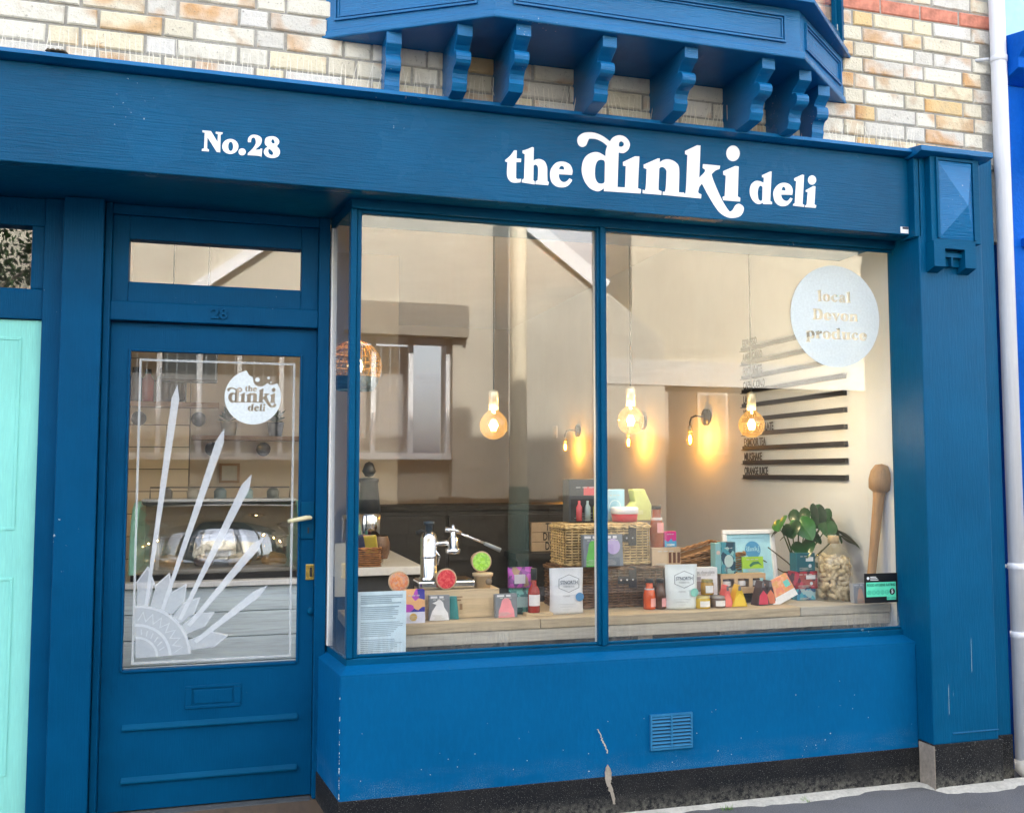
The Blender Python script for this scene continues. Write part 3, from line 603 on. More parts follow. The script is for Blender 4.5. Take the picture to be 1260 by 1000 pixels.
for X, D_ in ((.578,.16),(.828,.30),(1.043,.365),(1.397,.365),(1.75,.365),(2.105,.36),(2.318,.30),(2.492,.18)):
    k = D_/.365; y = lambda d: WY - d
    pr = [(0,3.214),(.365,3.214),(.365,3.168),(.345,3.158),(.322,3.148),(.305,3.136),(.30,3.128)]
    for i in range(9):
        a = R(100 - 200*i/8); pr.append((.31+.034*math.cos(a), 3.098+.03*math.sin(a)))
    pr += [(.285,3.064),(.272,3.052),(.265,3.035),(.27,3.018),(.252,2.99),(0,2.972)]
    part(MB().prism([(y(d*k if d < .2 else D_ - (.365-d)*min(1, k*1.1)), z) for d, z in pr], X-.03, X+.03, 'x', smooth=False), 'bracket', M_bay, bay, .002)

# --- interior shell of the shop
M_iw = m_conc('interior_plaster', (.66, .655, .64)); 
def m_plaster(name, c, vr=.05):
    m, n, l, b = new_mat(name); v = coords(n, l); t = tex_noise(n, l, 1.6, 7, v, .68); t2 = tex_noise(n, l, 70, 3, v)
    l.new(ramp(n, l, t.outputs[0], [(.3, tuple(x*(1-vr) for x in c)), (.7, tuple(min(1,x*(1+vr)) for x in c))]).outputs[0], b.inputs['Base Color'])
    b.inputs['Roughness'].default_value = .75; bump(n, l, b, t2.outputs[0], .12, .004); return m
M_iw = m_plaster('interior_plaster_white', (.72,.75,.79)); M_iw2 = m_plaster('interior_plaster_cream', (.62,.56,.47))
part(MB().box(3.05, 3.4, .142, 7.2, .12, 3.149), 'interior_side_wall', M_iw)
part(MB().box(-2.2, 3.06, 6.8, 7.2, .12, 3.149), 'interior_back_wall', M_iw2)
part(MB().box(-2.2, -1.4, .56, 7.2, .12, 3.149), 'interior_left_wall', M_iw2)
part(MB().box(-2.2, 3.4, .321, 7.2, 3.15, 3.3), 'interior_ceiling', M_iw)
part(MB().box(-2.2, 3.59, .321, .35, 2.62, 3.149), 'lintel_wall', M_iw)
part(MB().box(-2.2, 3.4, .2, 7.2, .02, .148), 'interior_floor', wood((.16,.11,.07), 'floor_boards', (3,.6,3)))
part(MB().box(-2.2, 3.4, .33, 8, 3.301, 8.98), 'upper_storey', M_mortar)
part(MB().box(-2.2, -1.66, .5, .56, .12, 2.65), 'recess_wall', M_paint_door)
part(MB().box(-.75, -.69, .53, 6.8, .12, 3.149), 'interior_partition', M_iw2)

# ------------------------------------------------------------------ across the street (seen mirrored in the glass)
OY = -7.89
M_render = m_plaster('cream_render', (.52,.48,.39), .12); M_render2 = m_plaster('sandy_render', (.56,.5,.38), .12); M_slate = plain((.34,.34,.35), .7, name='roof_slate')
M_lint = m_conc('weathered_concrete', (.3,.27,.22))
H1 = thing('gabled_house', 'cream rendered gabled house across the street with blinds and concrete lintel', 'building', (1.2, OY, .1)); h0 = Vector((1.2, OY, .1))
def hp(mb, name, mat, parent=None, bevel=0): return mb.build(name, mat, parent or H1, h0, bevel)
hp(MB().prism([(2.70,.1),(5.6,.1),(5.6,3.3),(2.70,5.43)], OY-.6, OY+.07, 'y'), 'gable_wall', M_render)
hp(MB().box(-6, 2.79, OY-.6, OY+.1, 3.62, 5.8).box(2.66, 2.79, OY-.6, OY+.1, .1, 3.62).box(-6, -2.4, OY-.6, OY+.1, .1, 3.62).box(-2.4, 2.66, OY-.6, OY-.1, .1, 1.67), 'front_wall', M_render)
hp(MB().box(-4, 2.85, OY-.3, OY+.2, 3.2, 3.615), 'lintel', M_lint, bevel=.01)
wf = MB()
for x in (-2.36,-1.85,-1.37,-.88,-.4,.08,.6,1.16,1.68,2.15,2.63): wf.box(x-.03, x+.03, OY-.12, OY-.02, 1.75, 3.2)
wf.box(-2.4, 2.66, OY-.12, OY-.02, 3.12, 3.2); wf.box(-2.4, 2.66, OY-.14, OY+.06, 1.67, 1.75)
wn = hp(wf, 'window', M_white)
bl = MB(); 
for i in range(38):
    x = -2.35 + i*.119
    if x < 2.1 or True: bl.box(x, x+.112, OY-.3, OY-.29, 1.78, 3.12, M=None)
hp(bl, 'blind', plain((.5,.48,.46), .8), wn); hp(MB().box(-2.4, 2.66, OY-.2, OY-.195, 1.75, 3.12), 'pane', glass('far_glass', .12), wn)
def board(a, b_, wd, y0, y1):
    a, b_ = Vector(a), Vector(b_); d = (b_-a).normalized(); nn = Vector((-d.y, d.x))*wd
    return MB().prism([tuple(a), tuple(b_), tuple(b_+nn), tuple(a+nn)], y0, y1, 'y')
hp(board((2.3,5.62),(4.68,3.88),.2,OY+.0,OY+.13), 'bargeboard', M_white)
hp(board((-1.0,3.30),(1.5,5.18),.13,OY+.1,OY+.2), 'bargeboard', M_white)
rf = MB()
for i in range(16): rf.prism([(OY-.7-.16*i,3.4+.15*i),(OY-.7-.16*i,3.42+.15*i),(OY-.9-.16*i,3.6+.15*i),(OY-.9-.16*i,3.58+.15*i)], 2.6, 7.5, 'x')
hp(rf, 'roof', M_slate)
H2 = thing('rendered_building', 'sandy rendered building across the street with a white band over two windows', 'building', (7.5, OY, .1)); h2 = Vector((7.5, OY, .1))
q = lambda mb, n_, m_, p_=None: mb.build(n_, m_, p_ or H2, h2)
q(MB().box(5.15, 11, OY-1, OY+.02, 3.02, 5.8), 'upper_wall', M_render2); q(MB().box(4.72, 11, OY-1, OY+.08, 2.68, 3.018), 'band', plain((.6,.57,.5), .7))
q(MB().box(4.72, 11, OY-1, OY, .1, 2.679), 'lower_wall', plain((.07,.06,.05), .85))
for x in (5.2, 6.1):
    f = q(MB().box(x, x+.46, OY+.001, OY+.04, 1.75, 2.6), 'window', plain((.42,.38,.32), .6)); q(MB().box(x+.04, x+.42, OY+.041, OY+.045, 1.79, 2.56), 'pane', plain((.22,.19,.15), .2), f)
PO = thing('utility_pole', 'round pale pole with painted-in dark green foot beside the gabled house', 'pole', (3.35, -7.2, .1)); 
MB().lathe([(0,0),(.112,0),(.105,1.25),(.105,9),(0,9)], 20).build('shaft', plain((.72,.62,.44), .6, name='pole_buff'), PO)
MB().lathe([(.125,0),(.125,1.2),(.112,1.24)], 20).build('dark_foot', plain((.16,.24,.19), .6, name='pole_green'), PO)  # dark foot painted in for the darker backdrop of the pole's reflection
SW = tag(bpy.data.objects.new('stone_wall', None), 'low dark stone wall along the far pavement', 'wall'); COL.objects.link(SW); SW.location = (2, -7.6, .1)
M_st = plain((.07,.065,.055), .9, var=.4, scale=9, bmp=.6, name='dark_stone'); rs = random.Random(6)
MB().box(-7, 2.6, -.17, .1, 0, .98).build('wall_core', M_st, SW)
stones = [MB().box(-a/2, a/2, -.02, .02, -.075, .075).mesh('stone') for a in (.28,.36,.44)]
for me in stones: me.materials.append(M_st)
for r_ in range(6):
    x = -5 + rs.random()*.3
    while x < 2.5:
        k = rs.randrange(3); a = (.28,.36,.44)[k]
        o = bpy.data.objects.new('stone', stones[k]); COL.objects.link(o); o.parent = SW; o.location = (x+a/2, .105+rs.uniform(-.01,.02), .09+r_*.165); x += a + .02
x = -5.
while x < 2.5:
    a = rs.uniform(.25,.45); o = MB().box(-a/2,a/2,-.2,.16,0,rs.uniform(.06,.13)).build('coping_stone', M_st, SW, bevel=.02); o.location = (x+a/2, 0, .98); x += a+.02

t = thing('street_tree', 'leafy dark green tree standing across the street left of the house', 'tree', (-3.0, -6.9, .1)); rs = random.Random(14)
M_bark = plain((.09,.07,.05), .9, var=.3, bmp=.5); q = MB(); q.tube([(0,0,0),(.03,0,1.2),(-.02,.02,2.4),(.05,0,3.6)], [.13,.11,.09,.05], 10); lims = []
for k in range(9):
    a = k*2.4; z = 1.9+.2*k; e = Vector((math.cos(a)*.8, math.sin(a)*.8, z+.8)); q.tube([(0,0,z), Vector((math.cos(a)*.4, math.sin(a)*.4, z+.45)), e], [.05,.035,.015], 7); lims.append(e)
q.build('trunk', M_bark, t); q = MB()
for i in range(3600):
    c_ = rs.choice(lims) + Vector((rs.gauss(0,.3), rs.gauss(0,.3), rs.gauss(0,.28))); u = Vector((rs.gauss(0,1), rs.gauss(0,1), rs.gauss(0,1))).normalized(); v = u.orthogonal().normalized(); s_l = rs.uniform(.03,.055)
    q.add([c_-u*s_l, c_+v*s_l*.5, c_+u*s_l, c_-v*s_l*.5], [(0,1,2,3)])
q.build('crown', plain((.035,.08,.02), .5, var=.4), t)

# ------------------------------------------------------------------ neighbours
NB = thing('blue_neighbour_building', 'vivid cobalt blue shopfront next door beyond the downpipe', 'building', (6, 0, .1)); n0 = Vector((6, 0, .1))
q = lambda mb, n_, m_, p_=None, bv=0: mb.build(n_, m_, p_ or NB, n0, bv)
q(MB().box(3.6, 9, -.02, .4, .1, 3.4), 'wall', M_neigh); q(MB().box(3.597, 16, .0, 8, 3.401, 9.05), 'upper_wall', plain((.35,.62,.72), .7, name='pale_turquoise'))
q(MB().prism([(-.02,3.40),(-.14,3.44),(-.14,3.49),(-.2,3.54),(-.2,3.60),(.0,3.64)], 3.585, 9, 'x'), 'cornice', M_neigh, None, .004)
q(MB().box(3.68, 9, -.06, -.021, 2.60, 2.64), 'moulding', M_neigh); q(MB().box(3.76, 9, -.10, -.021, .1, 2.35), 'shop_frame', M_neigh)
q(MB().box(3.76, 9, -.14, -.021, 3.0, 3.4), 'fascia', M_neigh)
LN = thing('left_neighbour_building', 'plain building adjoining the mint door', 'building', (-5, 0, .1))
MB().box(-8, 2.79, 0, 8, 0, 9).build('wall', M_mortar, LN)
MB().box(-3, 2.79, -.01, -.002, 0, 2.5).build('shop_frame', M_paint_door, LN)

# ------------------------------------------------------------------ downpipe
DP = thing('downpipe', 'white cast iron downpipe between the two blue shopfronts', 'downpipe', (3.545, -.06, .13))
MB().tube([(0,.0,.05),(0,0,7.1)], .036, 20).build('pipe', M_pipe, DP)
for z in (.605, .92, 3.36): MB().lathe([(.0355,0),(.0395,.002),(.0395,.028),(.0355,.03)], 20, (0,0,z)).build('collar', M_pipe, DP)
MB().tube([(0,0,.05),(.0,-.002,.02),(.02,-.03,-.01),(.03,-.05,-.02)], [.04,.046,.046,.04], 16).build('shoe', plain((.5,.47,.42), .7, name='rusty_white'), DP)
for z in (.935, 3.38): MB().tube([(-.04,.02,z),(-.085,.05,z),(-.09,.11,z)], .009, 8).build('wall_bracket', plain((.5,.52,.56), .6), DP)

# ------------------------------------------------------------------ bird spikes
BS = thing('bird_spike_strip', 'row of fine wire bird spikes standing along the fascia cap', 'bird spikes', (1.0, -.03, 3.0))
MB().box(-2.3, 2.1, -.02, .02, .002, .01).build('base_strip', plain((.45,.47,.5), .4), BS)
sp = MB(); rs = random.Random(12)
for i in range(210):
    x = -2.28 + 4.36*i/210; a = rs.uniform(-.012,.012) if x < -.6 else rs.uniform(-.03,.03); yb = rs.choice((-.06, -.01, .035))
    h = .115
    sp.add([(x-.0012,0,.008),(x+.0012,0,.008),(x,.002,.008),(x+a-.0009,yb*.5,h),(x+a+.0009,yb*.5,h),(x+a,yb*.5+.0015,h)], [(0,1,4,3),(1,2,5,4),(2,0,3,5)])
tag(sp.build('spikes', plain((.82,.78,.68), .3, .0, name='spike_wire'), BS), kind='stuff')
# small clump of debris on the cap
cl = MB(); 
for i in range(14): cl.lathe([(0,.0),(.012,.004),(.006,.012),(0,.014)], 6, (rs.uniform(-.03,.03), rs.uniform(-.01,.01), rs.uniform(0,.004)), smooth=False)
o = cl.build('moss_clump', plain((.08,.06,.035), .95)); o.location = (-.63, -.09, 2.996); tag(o, 'small dark clump of moss on the fascia cap', 'moss')

# ------------------------------------------------------------------ inside: display shelf
M_beam = wood((.5,.40,.26), 'oak_beam', (1.2,10,16), .6, .3); M_beamw = wood((.5,.46,.38), 'weathered_beam', (1.2,10,16), .75, .3)
SH = thing('display_shelf', 'long weathered oak display shelf just inside the shop window', 'shelf', (1.8, .2, .76)); s0 = Vector((1.8,.2,.76))
q = lambda mb, n_, m_, p_=None, bv=0: mb.build(n_, m_, p_ or SH, s0, bv)
q(MB().box(.48, 1.28, .2, .72, .838, .88), 'plank', M_beam, None, .004); q(MB().box(1.283, 2.55, .2, .72, .838, .88), 'plank', M_beam, None, .004); q(MB().box(2.553, 3.045, .2, .72, .838, .88), 'plank', M_beamw, None, .004)
q(MB().box(.48, 3.045, .206, .30, .785, .836), 'front_rail', M_beamw, None, .004)
for x in (.6, 1.75, 2.95): q(MB().box(x, x+.07, .24, .31, .15, .784), 'leg', M_beamw)
q(MB().box(.5, 3.04, .32, .34, .2, .80), 'back_panel', plain((.05,.06,.06), .7))
TOP = .881
WL = 3.048  # face of the side wall

# ------------------------------------------------------------------ menu rails with lettering
words = ['ESPRESSO','AMERICANO','FLAT WHITE','CAPPUCCINO','LATTE','MOCHA','HOT CHOCOLATE','EXMOOR TEA','MILKSHAKE','ORANGE JUICE']
M_blk = plain((.012,.013,.016), .4, name='black_metal')
for i, wd in enumerate(words):
    z = 2.262 - i*.0872
    t = thing('menu_rail', 'black wall rail carrying the menu words ' + wd.lower(), 'menu rail', (WL, 1.02, z), 0, 'menu rails on the white side wall')
    MB().box(-.022, 0, -.515, .515, -.013, .013).build('rail', M_blk, t, bevel=.002)
    MB().box(-.03, -.0221, -.515, .515, -.013, -.009).build('lip', M_blk, t)
    me = text_mesh(wd, .066, .6, .002, 'LEFT', bold=.0008); me.transform(Matrix.Rotation(R(-90), 4, 'Z')); me.transform(Matrix.Translation((-.018, .50, .034)))
    obj('lettering', me, M_blk, t)

# ------------------------------------------------------------------ lamps
M_bulb = glass('amber_bulb', .08, (1,.84,.5), glow=((1,.5,.1), .05)); M_fil = emit('filament', (1,.55,.14), 14); M_brassw = plain((.75,.66,.45), .35, .6, name='pale_brass')
def lamp_light(name, parent, loc, e, r=.03, col=(1,.48,.08)):
    d = bpy.data.lights.new(name, 'POINT'); d.energy = e; d.color = col; d.shadow_soft_size = r
    o = bpy.data.objects.new(name, d); COL.objects.link(o); o.parent = parent; o.location = loc; return o
def filament(h, r):
    q = MB()
    for k in range(6):
        a = k*math.pi/3; q.tube([(r*.35*math.cos(a), r*.35*math.sin(a), h*.5), (r*math.cos(a), r*math.sin(a), 0), (r*.5*math.cos(a+.5), r*.5*math.sin(a+.5), -h*.5)], .0022, 5)
    return q
PEND = (('pendant with amber globe bulb in front of the pole reflection, over the crate', 1.16, 1.72), ('amber globe pendant hanging beside the mullion above the wicker hampers', 1.845, 1.752), ('amber globe pendant overlapping the menu rails', 2.50, 1.742))
for lab, X, Z in PEND:
    t = thing('pendant_lamp', lab, 'lamp', (X, .52, Z), 0, 'pendant lamps over the display')
    MB().lathe([(0,-.066),(.022,-.063),(.045,-.05),(.06,-.028),(.065,0),(.06,.027),(.046,.048),(.026,.066),(.02,.082)], 24).build('bulb', M_bulb, t)
    filament(.05, .02).build('filament', M_fil, t)
    MB().lathe([(0,.07),(.022,.072),(.023,.15),(.02,.158),(.006,.165),(0,.166)], 18).build('lamp_holder', M_brassw, t)
    MB().tube([(0,0,.165),(.001,0,.5),(0,0,3.15-Z)], .0035, 6).build('cord', plain((.05,.05,.05)), t)
    lamp_light('bulb_glow', t, (0,0,0), 2.0, .014, (1,.98,.97))
SCO = (('black wall sconce with a lit drop bulb closest to the menu rails', 2.02, 1.872), ('black wall sconce glowing behind the middle pendant', 3.05, 1.885), ('black wall sconce by the small wall switch deep in the shop', 4.5, 1.885))
for lab, Y, Z in SCO:
    t = thing('wall_sconce', lab, 'sconce', (WL, Y, Z), 0, 'sconces along the side wall')
    MB().lathe([(0,0),(.055,0),(.055,.02),(.0,.025)], 24, M=Matrix.Rotation(R(-90),4,'Y')).build('wall_plate', M_blk, t)
    MB().tube([(-.02,0,0),(-.09,0,.008),(-.12,0,-.005),(-.13,0,-.035),(-.13,0,-.06)], .006, 8).build('arm', M_blk, t)
    MB().lathe([(0,-.055),(.014,-.058),(.016,-.1),(.0,-.105)], 14, (-.13,0,0)).build('lamp_holder', M_brassw, t)
    MB().lathe([(.012,-.1),(.02,-.13),(.026,-.155),(.02,-.18),(.0,-.192)], 16, (-.13,0,0)).build('bulb', M_bulb, t)
    o = filament(.05, .009).build('filament', M_fil, t); o.location = (-.13, 0, -.148)
    lamp_light('bulb_glow', t, (-.13,0,-.15), 2.0, .01)
t = thing('wall_switch', 'small square white switch on the side wall beyond the sconces', 'switch', (WL, 5.15, 1.9)); MB().box(-.012,0,-.06,.06,-.06,.06).build('switch_plate', M_white, t, bevel=.004); MB().box(-.018,-.0121,-.02,.02,-.03,.03).build('rocker', M_white, t)

# wicker pendant at the left, behind the corner post
t = thing('wicker_pendant', 'round open wicker lampshade hanging behind the corner post', 'lamp', (.605, 1.2, 2.05)); ws = MB(); rr_ = .135
for k in range(26):
    a = 2*math.pi*k/26; ws.tube([(rr_*math.sin(R(th))*math.cos(a+th*.004), rr_*math.sin(R(th))*math.sin(a+th*.004), rr_*math.cos(R(th))) for th in range(10, 116, 15)], .0028, 5)
for th in (20, 40, 60, 75, 90, 105, 115): ws.tube([(rr_*math.sin(R(th))*math.cos(2*math.pi*k/28), rr_*math.sin(R(th))*math.sin(2*math.pi*k/28), rr_*math.cos(R(th))) for k in range(29)], .003, 5)
ws.build('shade', plain((.55,.34,.14), .6, name='rattan'), t); MB().lathe([(rr_*.9,-.06),(rr_*.86,-.09),(rr_*.7,-.125),(rr_*.68,-.12),(rr_*.84,-.088),(rr_*.88,-.06)], 28).build('lower_ring', plain((.02,.07,.1), .5), t)
MB().lathe([(0,-.04),(.03,-.03),(.04,0),(.03,.03),(.015,.05)], 16).build('bulb', emit('warm_bulb', (1,.7,.35), 2.5), t)
MB().tube([(0,0,.05),(0,0,1.09)], .004, 6).build('cord', M_blk, t); lamp_light('bulb_glow', t, (0,0,0), 2.6, .02, (1,.85,.66))

# ------------------------------------------------------------------ back of the shop: added dark sideboard, light box, work top, grinder
M_dk = wood((.02,.018,.016), 'dark_wood', (1.5,10,10), .5)
t = thing('darkening_sideboard', 'long dark sideboard added to darken the middle of the shop', 'sideboard', (1.8, 3.05, .148))  # made-up sideboard, put in to keep this zone dark
MB().box(-.9,.9,0,.45,.06,1.08).build('carcass', M_dk, t); MB().box(-.93,.93,-.03,.48,1.08,1.12).build('top', M_dk, t, bevel=.004)
for x in (-.88,-.29,.3): MB().box(x, x+.57, -.015, -.001, .1, 1.05).build('cupboard_door', M_dk, t, bevel=.004)
t = thing('side_table', 'small dark table carrying the cinema light box', 'table', (2.22, 2.72, .148)); MB().box(-.3,.3,0,.3,.745,.79).build('table_top', M_dk, t)
for x in (-.28,.25):
    for y in (.02,.25): MB().box(x,x+.03,y,y+.03,0,.744).build('leg', M_dk, t)
t = thing('light_box', 'cream cinema light box spelling the deli name', 'light box', (2.228, 2.86, .94)); MB().box(-.15,.15,0,.05,0,.205).build('case', plain((.62,.5,.36), .6), t, bevel=.003)
for i, wd in enumerate(('THE','DINKI','DELI')):
    z = .17 - i*.068; MB().box(-.145,.145,-.004,-.0005,z-.036,z-.033).build('rail', M_blk, t)
    me = text_mesh(wd, .08, .6, .001, bold=.001); me.transform(Matrix.Translation((0,-.002,z))); obj('lettering', me, M_blk, t)
t = thing('work_top', 'white edged work top at the end of the counter holding the grinder', 'counter', (.72, .9, .148)); 
MB().box(-.24,.19,0,1.0,.86,.9).build('worktop', plain((.78,.77,.74), .35), t, bevel=.003); MB().box(-.22,.15,.06,.98,0,.859).build('cabinet', plain((.06,.06,.06), .7), t)
t = thing('coffee_grinder', 'chrome coffee grinder with a black hopper on the work top', 'grinder', (.665, 1.08, 1.049), 8); M_chr = plain((.8,.8,.8), .12, 1, var=.02, bmp=.0, name='chrome')
MB().lathe([(0,0),(.075,.0),(.075,.02),(.05,.03),(.05,.13),(.06,.14),(.06,.24),(.052,.25)], 24).build('body', M_chr, t); MB().lathe([(.05,.25),(.06,.26),(.045,.40),(.05,.41),(.05,.425),(0,.43)], 24).build('hopper', plain((.02,.025,.03), .3), t)
MB().lathe([(0,.43),(.02,.435),(.035,.46),(.02,.5),(0,.51)], 18).build('hopper_lid', M_blk, t)
MB().lathe([(.045,.03),(.055,.06),(.055,.11),(.045,.14)], 18, (.035,-.06,0)).build('bean_jar', plain((.12,.06,.03), .4, var=.6, scale=160), t)
def wicker(mb, w, d, h, row=.012, stake=.03, r=.0042, amp=.004, z0=0, taper=0):
    rows = int(h/row)
    for k in range(rows):
        z = z0 + row*(k+.5); s = 1 + taper*(k/rows); W, Dp = w*s, d*s
        for side in range(4):
            Ln = W if side % 2 == 0 else Dp; ns = max(4, int(Ln/stake)); pts = []
            for i in range(ns*2+1):
                u = -Ln/2 + Ln*i/(ns*2); o_ = amp*math.sin(math.pi*(i + (k % 2)*1.0) + math.pi/2) if i % 2 == 0 else 0
                o_ = amp*(1 if ((i//2 + k) % 2 == 0) else -1) if i % 2 == 0 else 0
                p = {0:(u,-Dp/2-o_,z), 1:(W/2+o_,u,z), 2:(-u,Dp/2+o_,z), 3:(-W/2-o_,-u,z)}[side]; pts.append(p)
            mb.tube(pts, r, 5, caps=False)
    return mb
def stakes(mb, w, d, h, stake=.03, r=.0035, z0=0):
    for side in range(4):
        Ln = w if side % 2 == 0 else d; ns = max(4, int(Ln/stake))
        for i in range(ns+1):
            u = -Ln/2 + Ln*i/ns; x, y = {0:(u,-d/2),1:(w/2,u),2:(u,d/2),3:(-w/2,u)}[side]; mb.tube([(x,y,z0),(x,y,z0+h)], r, 5, caps=False)
    return mb
def rim(mb, w, d, z, r=.008, n=46):
    for ph in (0, math.pi):
        pts = []
        for i in range(n*2+1):
            s = (i/(n*2))*2*(w+d); 
            if s < w: p = (-w/2+s,-d/2)
            elif s < w+d: p = (w/2,-d/2+s-w)
            elif s < 2*w+d: p = (w/2-(s-w-d),d/2)
            else: p = (-w/2,d/2-(s-2*w-d))
            pts.append((p[0]*(1+.004*math.cos(i*.9+ph)), p[1]+.003*math.cos(i*.9+ph), z + .004*math.sin(i*.9+ph)))
        mb.tube(pts, r*.7, 5, caps=False)
    return mb
def m_wick(c, name):
    m, n, l, b = new_mat(name); v = coords(n, l); t = tex_noise(n, l, 45, 4, v); t2 = tex_noise(n, l, 6, 3, v)
    c1 = ramp(n, l, t.outputs[0], [(.3, tuple(x*.5 for x in c)), (.55, c), (.75, tuple(min(1,x*1.4) for x in c))]).outputs[0]
    l.new(mixc(n, l, c1, tuple(x*.6 for x in c), ramp(n, l, t2.outputs[0], [(.5,(0,0,0)),(.75,(.5,.5,.5))]).outputs[0]), b.inputs['Base Color']); b.inputs['Roughness'].default_value = .5; return m
W_light = m_wick((.62,.44,.2), 'pale_willow'); W_dark = m_wick((.17,.085,.035), 'brown_willow'); W_mid = m_wick((.36,.18,.07), 'chestnut_willow'); W_or = m_wick((.42,.17,.05), 'orange_willow')
t = thing('packet_basket', 'small orange wicker basket of snack packets on the work top', 'basket', (.632, .97, 1.049)); wicker(MB(), .14,.11,.085,.009,.02,.0035,.003).build('weave', W_or, t); rim(MB(),.145,.115,.088,.006,20).build('rim', W_or, t); MB().box(-.065,.065,-.05,.05,.002,.06).build('basket_floor', plain((.05,.03,.02)), t)
for i,(x,y,c,rz) in enumerate(((-.03,-.02,(.02,.03,.08),10),(.03,-.01,(.5,.4,.05),-15),(.0,.02,(.3,.05,.08),30),(-.02,.03,(.05,.2,.15),70))):
    o = MB().box(-.035,.035,-.012,.012,0,.09).build('snack_packet', plain(c, .3), bevel=.006); o.location = (.632+x,.97+y,1.111); o.rotation_euler = (R(15),R(10*(i-1.5)),R(rz)); tag(o, ('dark blue','mustard yellow','dark red','green')[i] + ' snack packet standing in the small orange basket', 'packet')
t = thing('hanging_tag', 'long cream printed tag hanging behind the side light', 'tag', (.492,.70,.94)); MB().box(-.03,.03,0,.004,0,.24).build('tag_card', plain((.75,.7,.55), .7), t); MB().tube([(0,.002,.24),(.005,.002,.34),(0,.002,.36)], .002, 5).build('string', plain((.8,.8,.8)), t)

# ------------------------------------------------------------------ behind the door: plank counter, cake cabinet, tiles, shelves
t = thing('plank_counter', 'serving counter clad in worn blue white planks behind the door', 'counter', (-.06, .98, .148)); m_pl = wood((.72,.84,.92), 'limewashed_plank', (1.0,8,22), .7, .3)
for i in range(7): MB().box(-.6,.47,0,.03,.012+i*.116,.124+i*.116).build('plank', m_pl, t, bevel=.003)
MB().box(-.6,.47,.031,.6,0,.823).build('carcass', plain((.02,.02,.02)), t); MB().box(-.62,.49,-.03,.62,.826,.852).build('counter_top', M_white, t, bevel=.004)
CZ = 1.001; CY = 1.02; CK = .93
t = thing('display_cabinet', 'chilled cake cabinet with mint green ends and curved glass', 'cabinet', (-.045, CY, CZ)); t.scale = (CK, CK, CK); M_mintp = plain((.32,.68,.55), .35, name='mint_enamel')
prof = [(.0,.03),(.0,.12),(.02,.22),(.06,.30),(.13,.36),(.22,.385),(.5,.385),(.5,.03)]
for x in (-.43, .39): MB().prism(prof, x, x+.035, 'x').build('end_panel', M_mintp, t, bevel=.006)
MB().box(-.42,.41,.0,.5,.0,.03).build('base', M_blk, t); MB().box(-.394,.389,.48,.5,.03,.385).build('back', plain((.15,.17,.16), .3), t); MB().box(-.394,.389,.22,.5,.386,.40).build('top', plain((.7,.72,.74), .25, .6), t)
gp = [(a+.01, b_) for a, b_ in prof[:6]]; MB().prism(gp + [(a+.005, b_-.004) for a, b_ in gp[::-1]], -.394, .389, 'x', smooth=True).build('curved_glass', M_glass_case, t)
MB().box(-.39,.385,.18,.47,.20,.208).build('shelf', M_glass_case, t); MB().box(-.39,.385,.04,.47,.031,.05).build('tray', plain((.6,.62,.62), .3, .7), t)
for x in (-.3, .36): MB().box(x-.008,x+.008,.05,.07,.05,.3).build('price_rail', M_white, t)
ml = MB(); ml.tube([(-.36,.3,.402),(-.36,.3,.46),(.36,.3,.46),(.36,.3,.402)], .004, 6); ml.build('gallery_rail', M_blk, t)
for i,(x,c,s) in enumerate(((-.25,(.5,.28,.1),1),(-.08,(.25,.12,.05),.8),(.1,(.6,.42,.2),1),(.28,(.55,.3,.1),1.1))):
    o = MB().lathe([(0,0),(.05*s,.004),(.06*s,.025),(.045*s,.05),(0,.062)], 18).build('pastry', plain(c, .5, var=.3), None); o.location = (-.045+x*CK, CY+.18, CZ+.05*CK); tag(o, ('golden round loaf','dark chocolate bun','pale iced bun','glazed brown pastry')[i] + ' inside the cake cabinet', 'pastry')
rs = random.Random(8)
for i, c in enumerate(((.1,.1,.1),(.35,.33,.28),(.12,.2,.24),(.25,.4,.45),(.1,.12,.12))):
    o = MB().lathe([(0,0),(.03,0),(.032,.035),(.02,.05),(0,.052)], 10).build('small_pot', plain(c, .5)); o.location = (-.31+i*.13, CY+.34, CZ+.4*CK); tag(o, ('black','stone grey','slate blue','pale blue','charcoal')[i] + ' little pot on top of the cake cabinet', 'pot')
TL = thing('tiled_wall', 'cream metro tiled wall panel behind the counter', 'wall', (-.47, 2.6, .148)); MB().box(-.22,.217,.012,.12,0,2.47).build('grout', plain((.12,.1,.08)), TL)
m_t, n, l, b = new_mat('cream_metro_tile'); oi = n.new('ShaderNodeObjectInfo'); l.new(ramp(n, l, oi.outputs['Random'], [(0,(.62,.52,.36)),(1,(.72,.62,.45))]).outputs[0], b.inputs['Base Color']); b.inputs['Roughness'].default_value = .15
tA = MB().box(-.147,.147,0,.014,-.066,.066).mesh('tile'); tA.materials.append(m_t); tB = MB().box(-.066,.066,0,.014,-.066,.066).mesh('tile'); tB.materials.append(m_t)
for r_ in range(17):
    for (me, x) in (((tA,-.07),(tB,.147)) if r_ % 2 else ((tB,-.15),(tA,.067))):
        o = obj('tile', me, None, TL); o.location = (x, 0, .07+r_*.1375)
M_sh = wood((.28,.16,.08), 'shelf_wood'); 
t = thing('bottle_shelf', 'wooden wall shelf with bottles in front of the cream tiles', 'shelf', (-.35, 2.45, 1.905)); MB().box(-.3,.27,0,.148,0,.03).build('board', M_sh, t)
for x in (-.2,.15): MB().lathe([(0,0),(.045,0),(.045,.02),(0,.025)], 16, M=Matrix.Translation((x,.1,-.07)) @ Matrix.Rotation(R(90),4,'X')).build('bracket', M_blk, t)
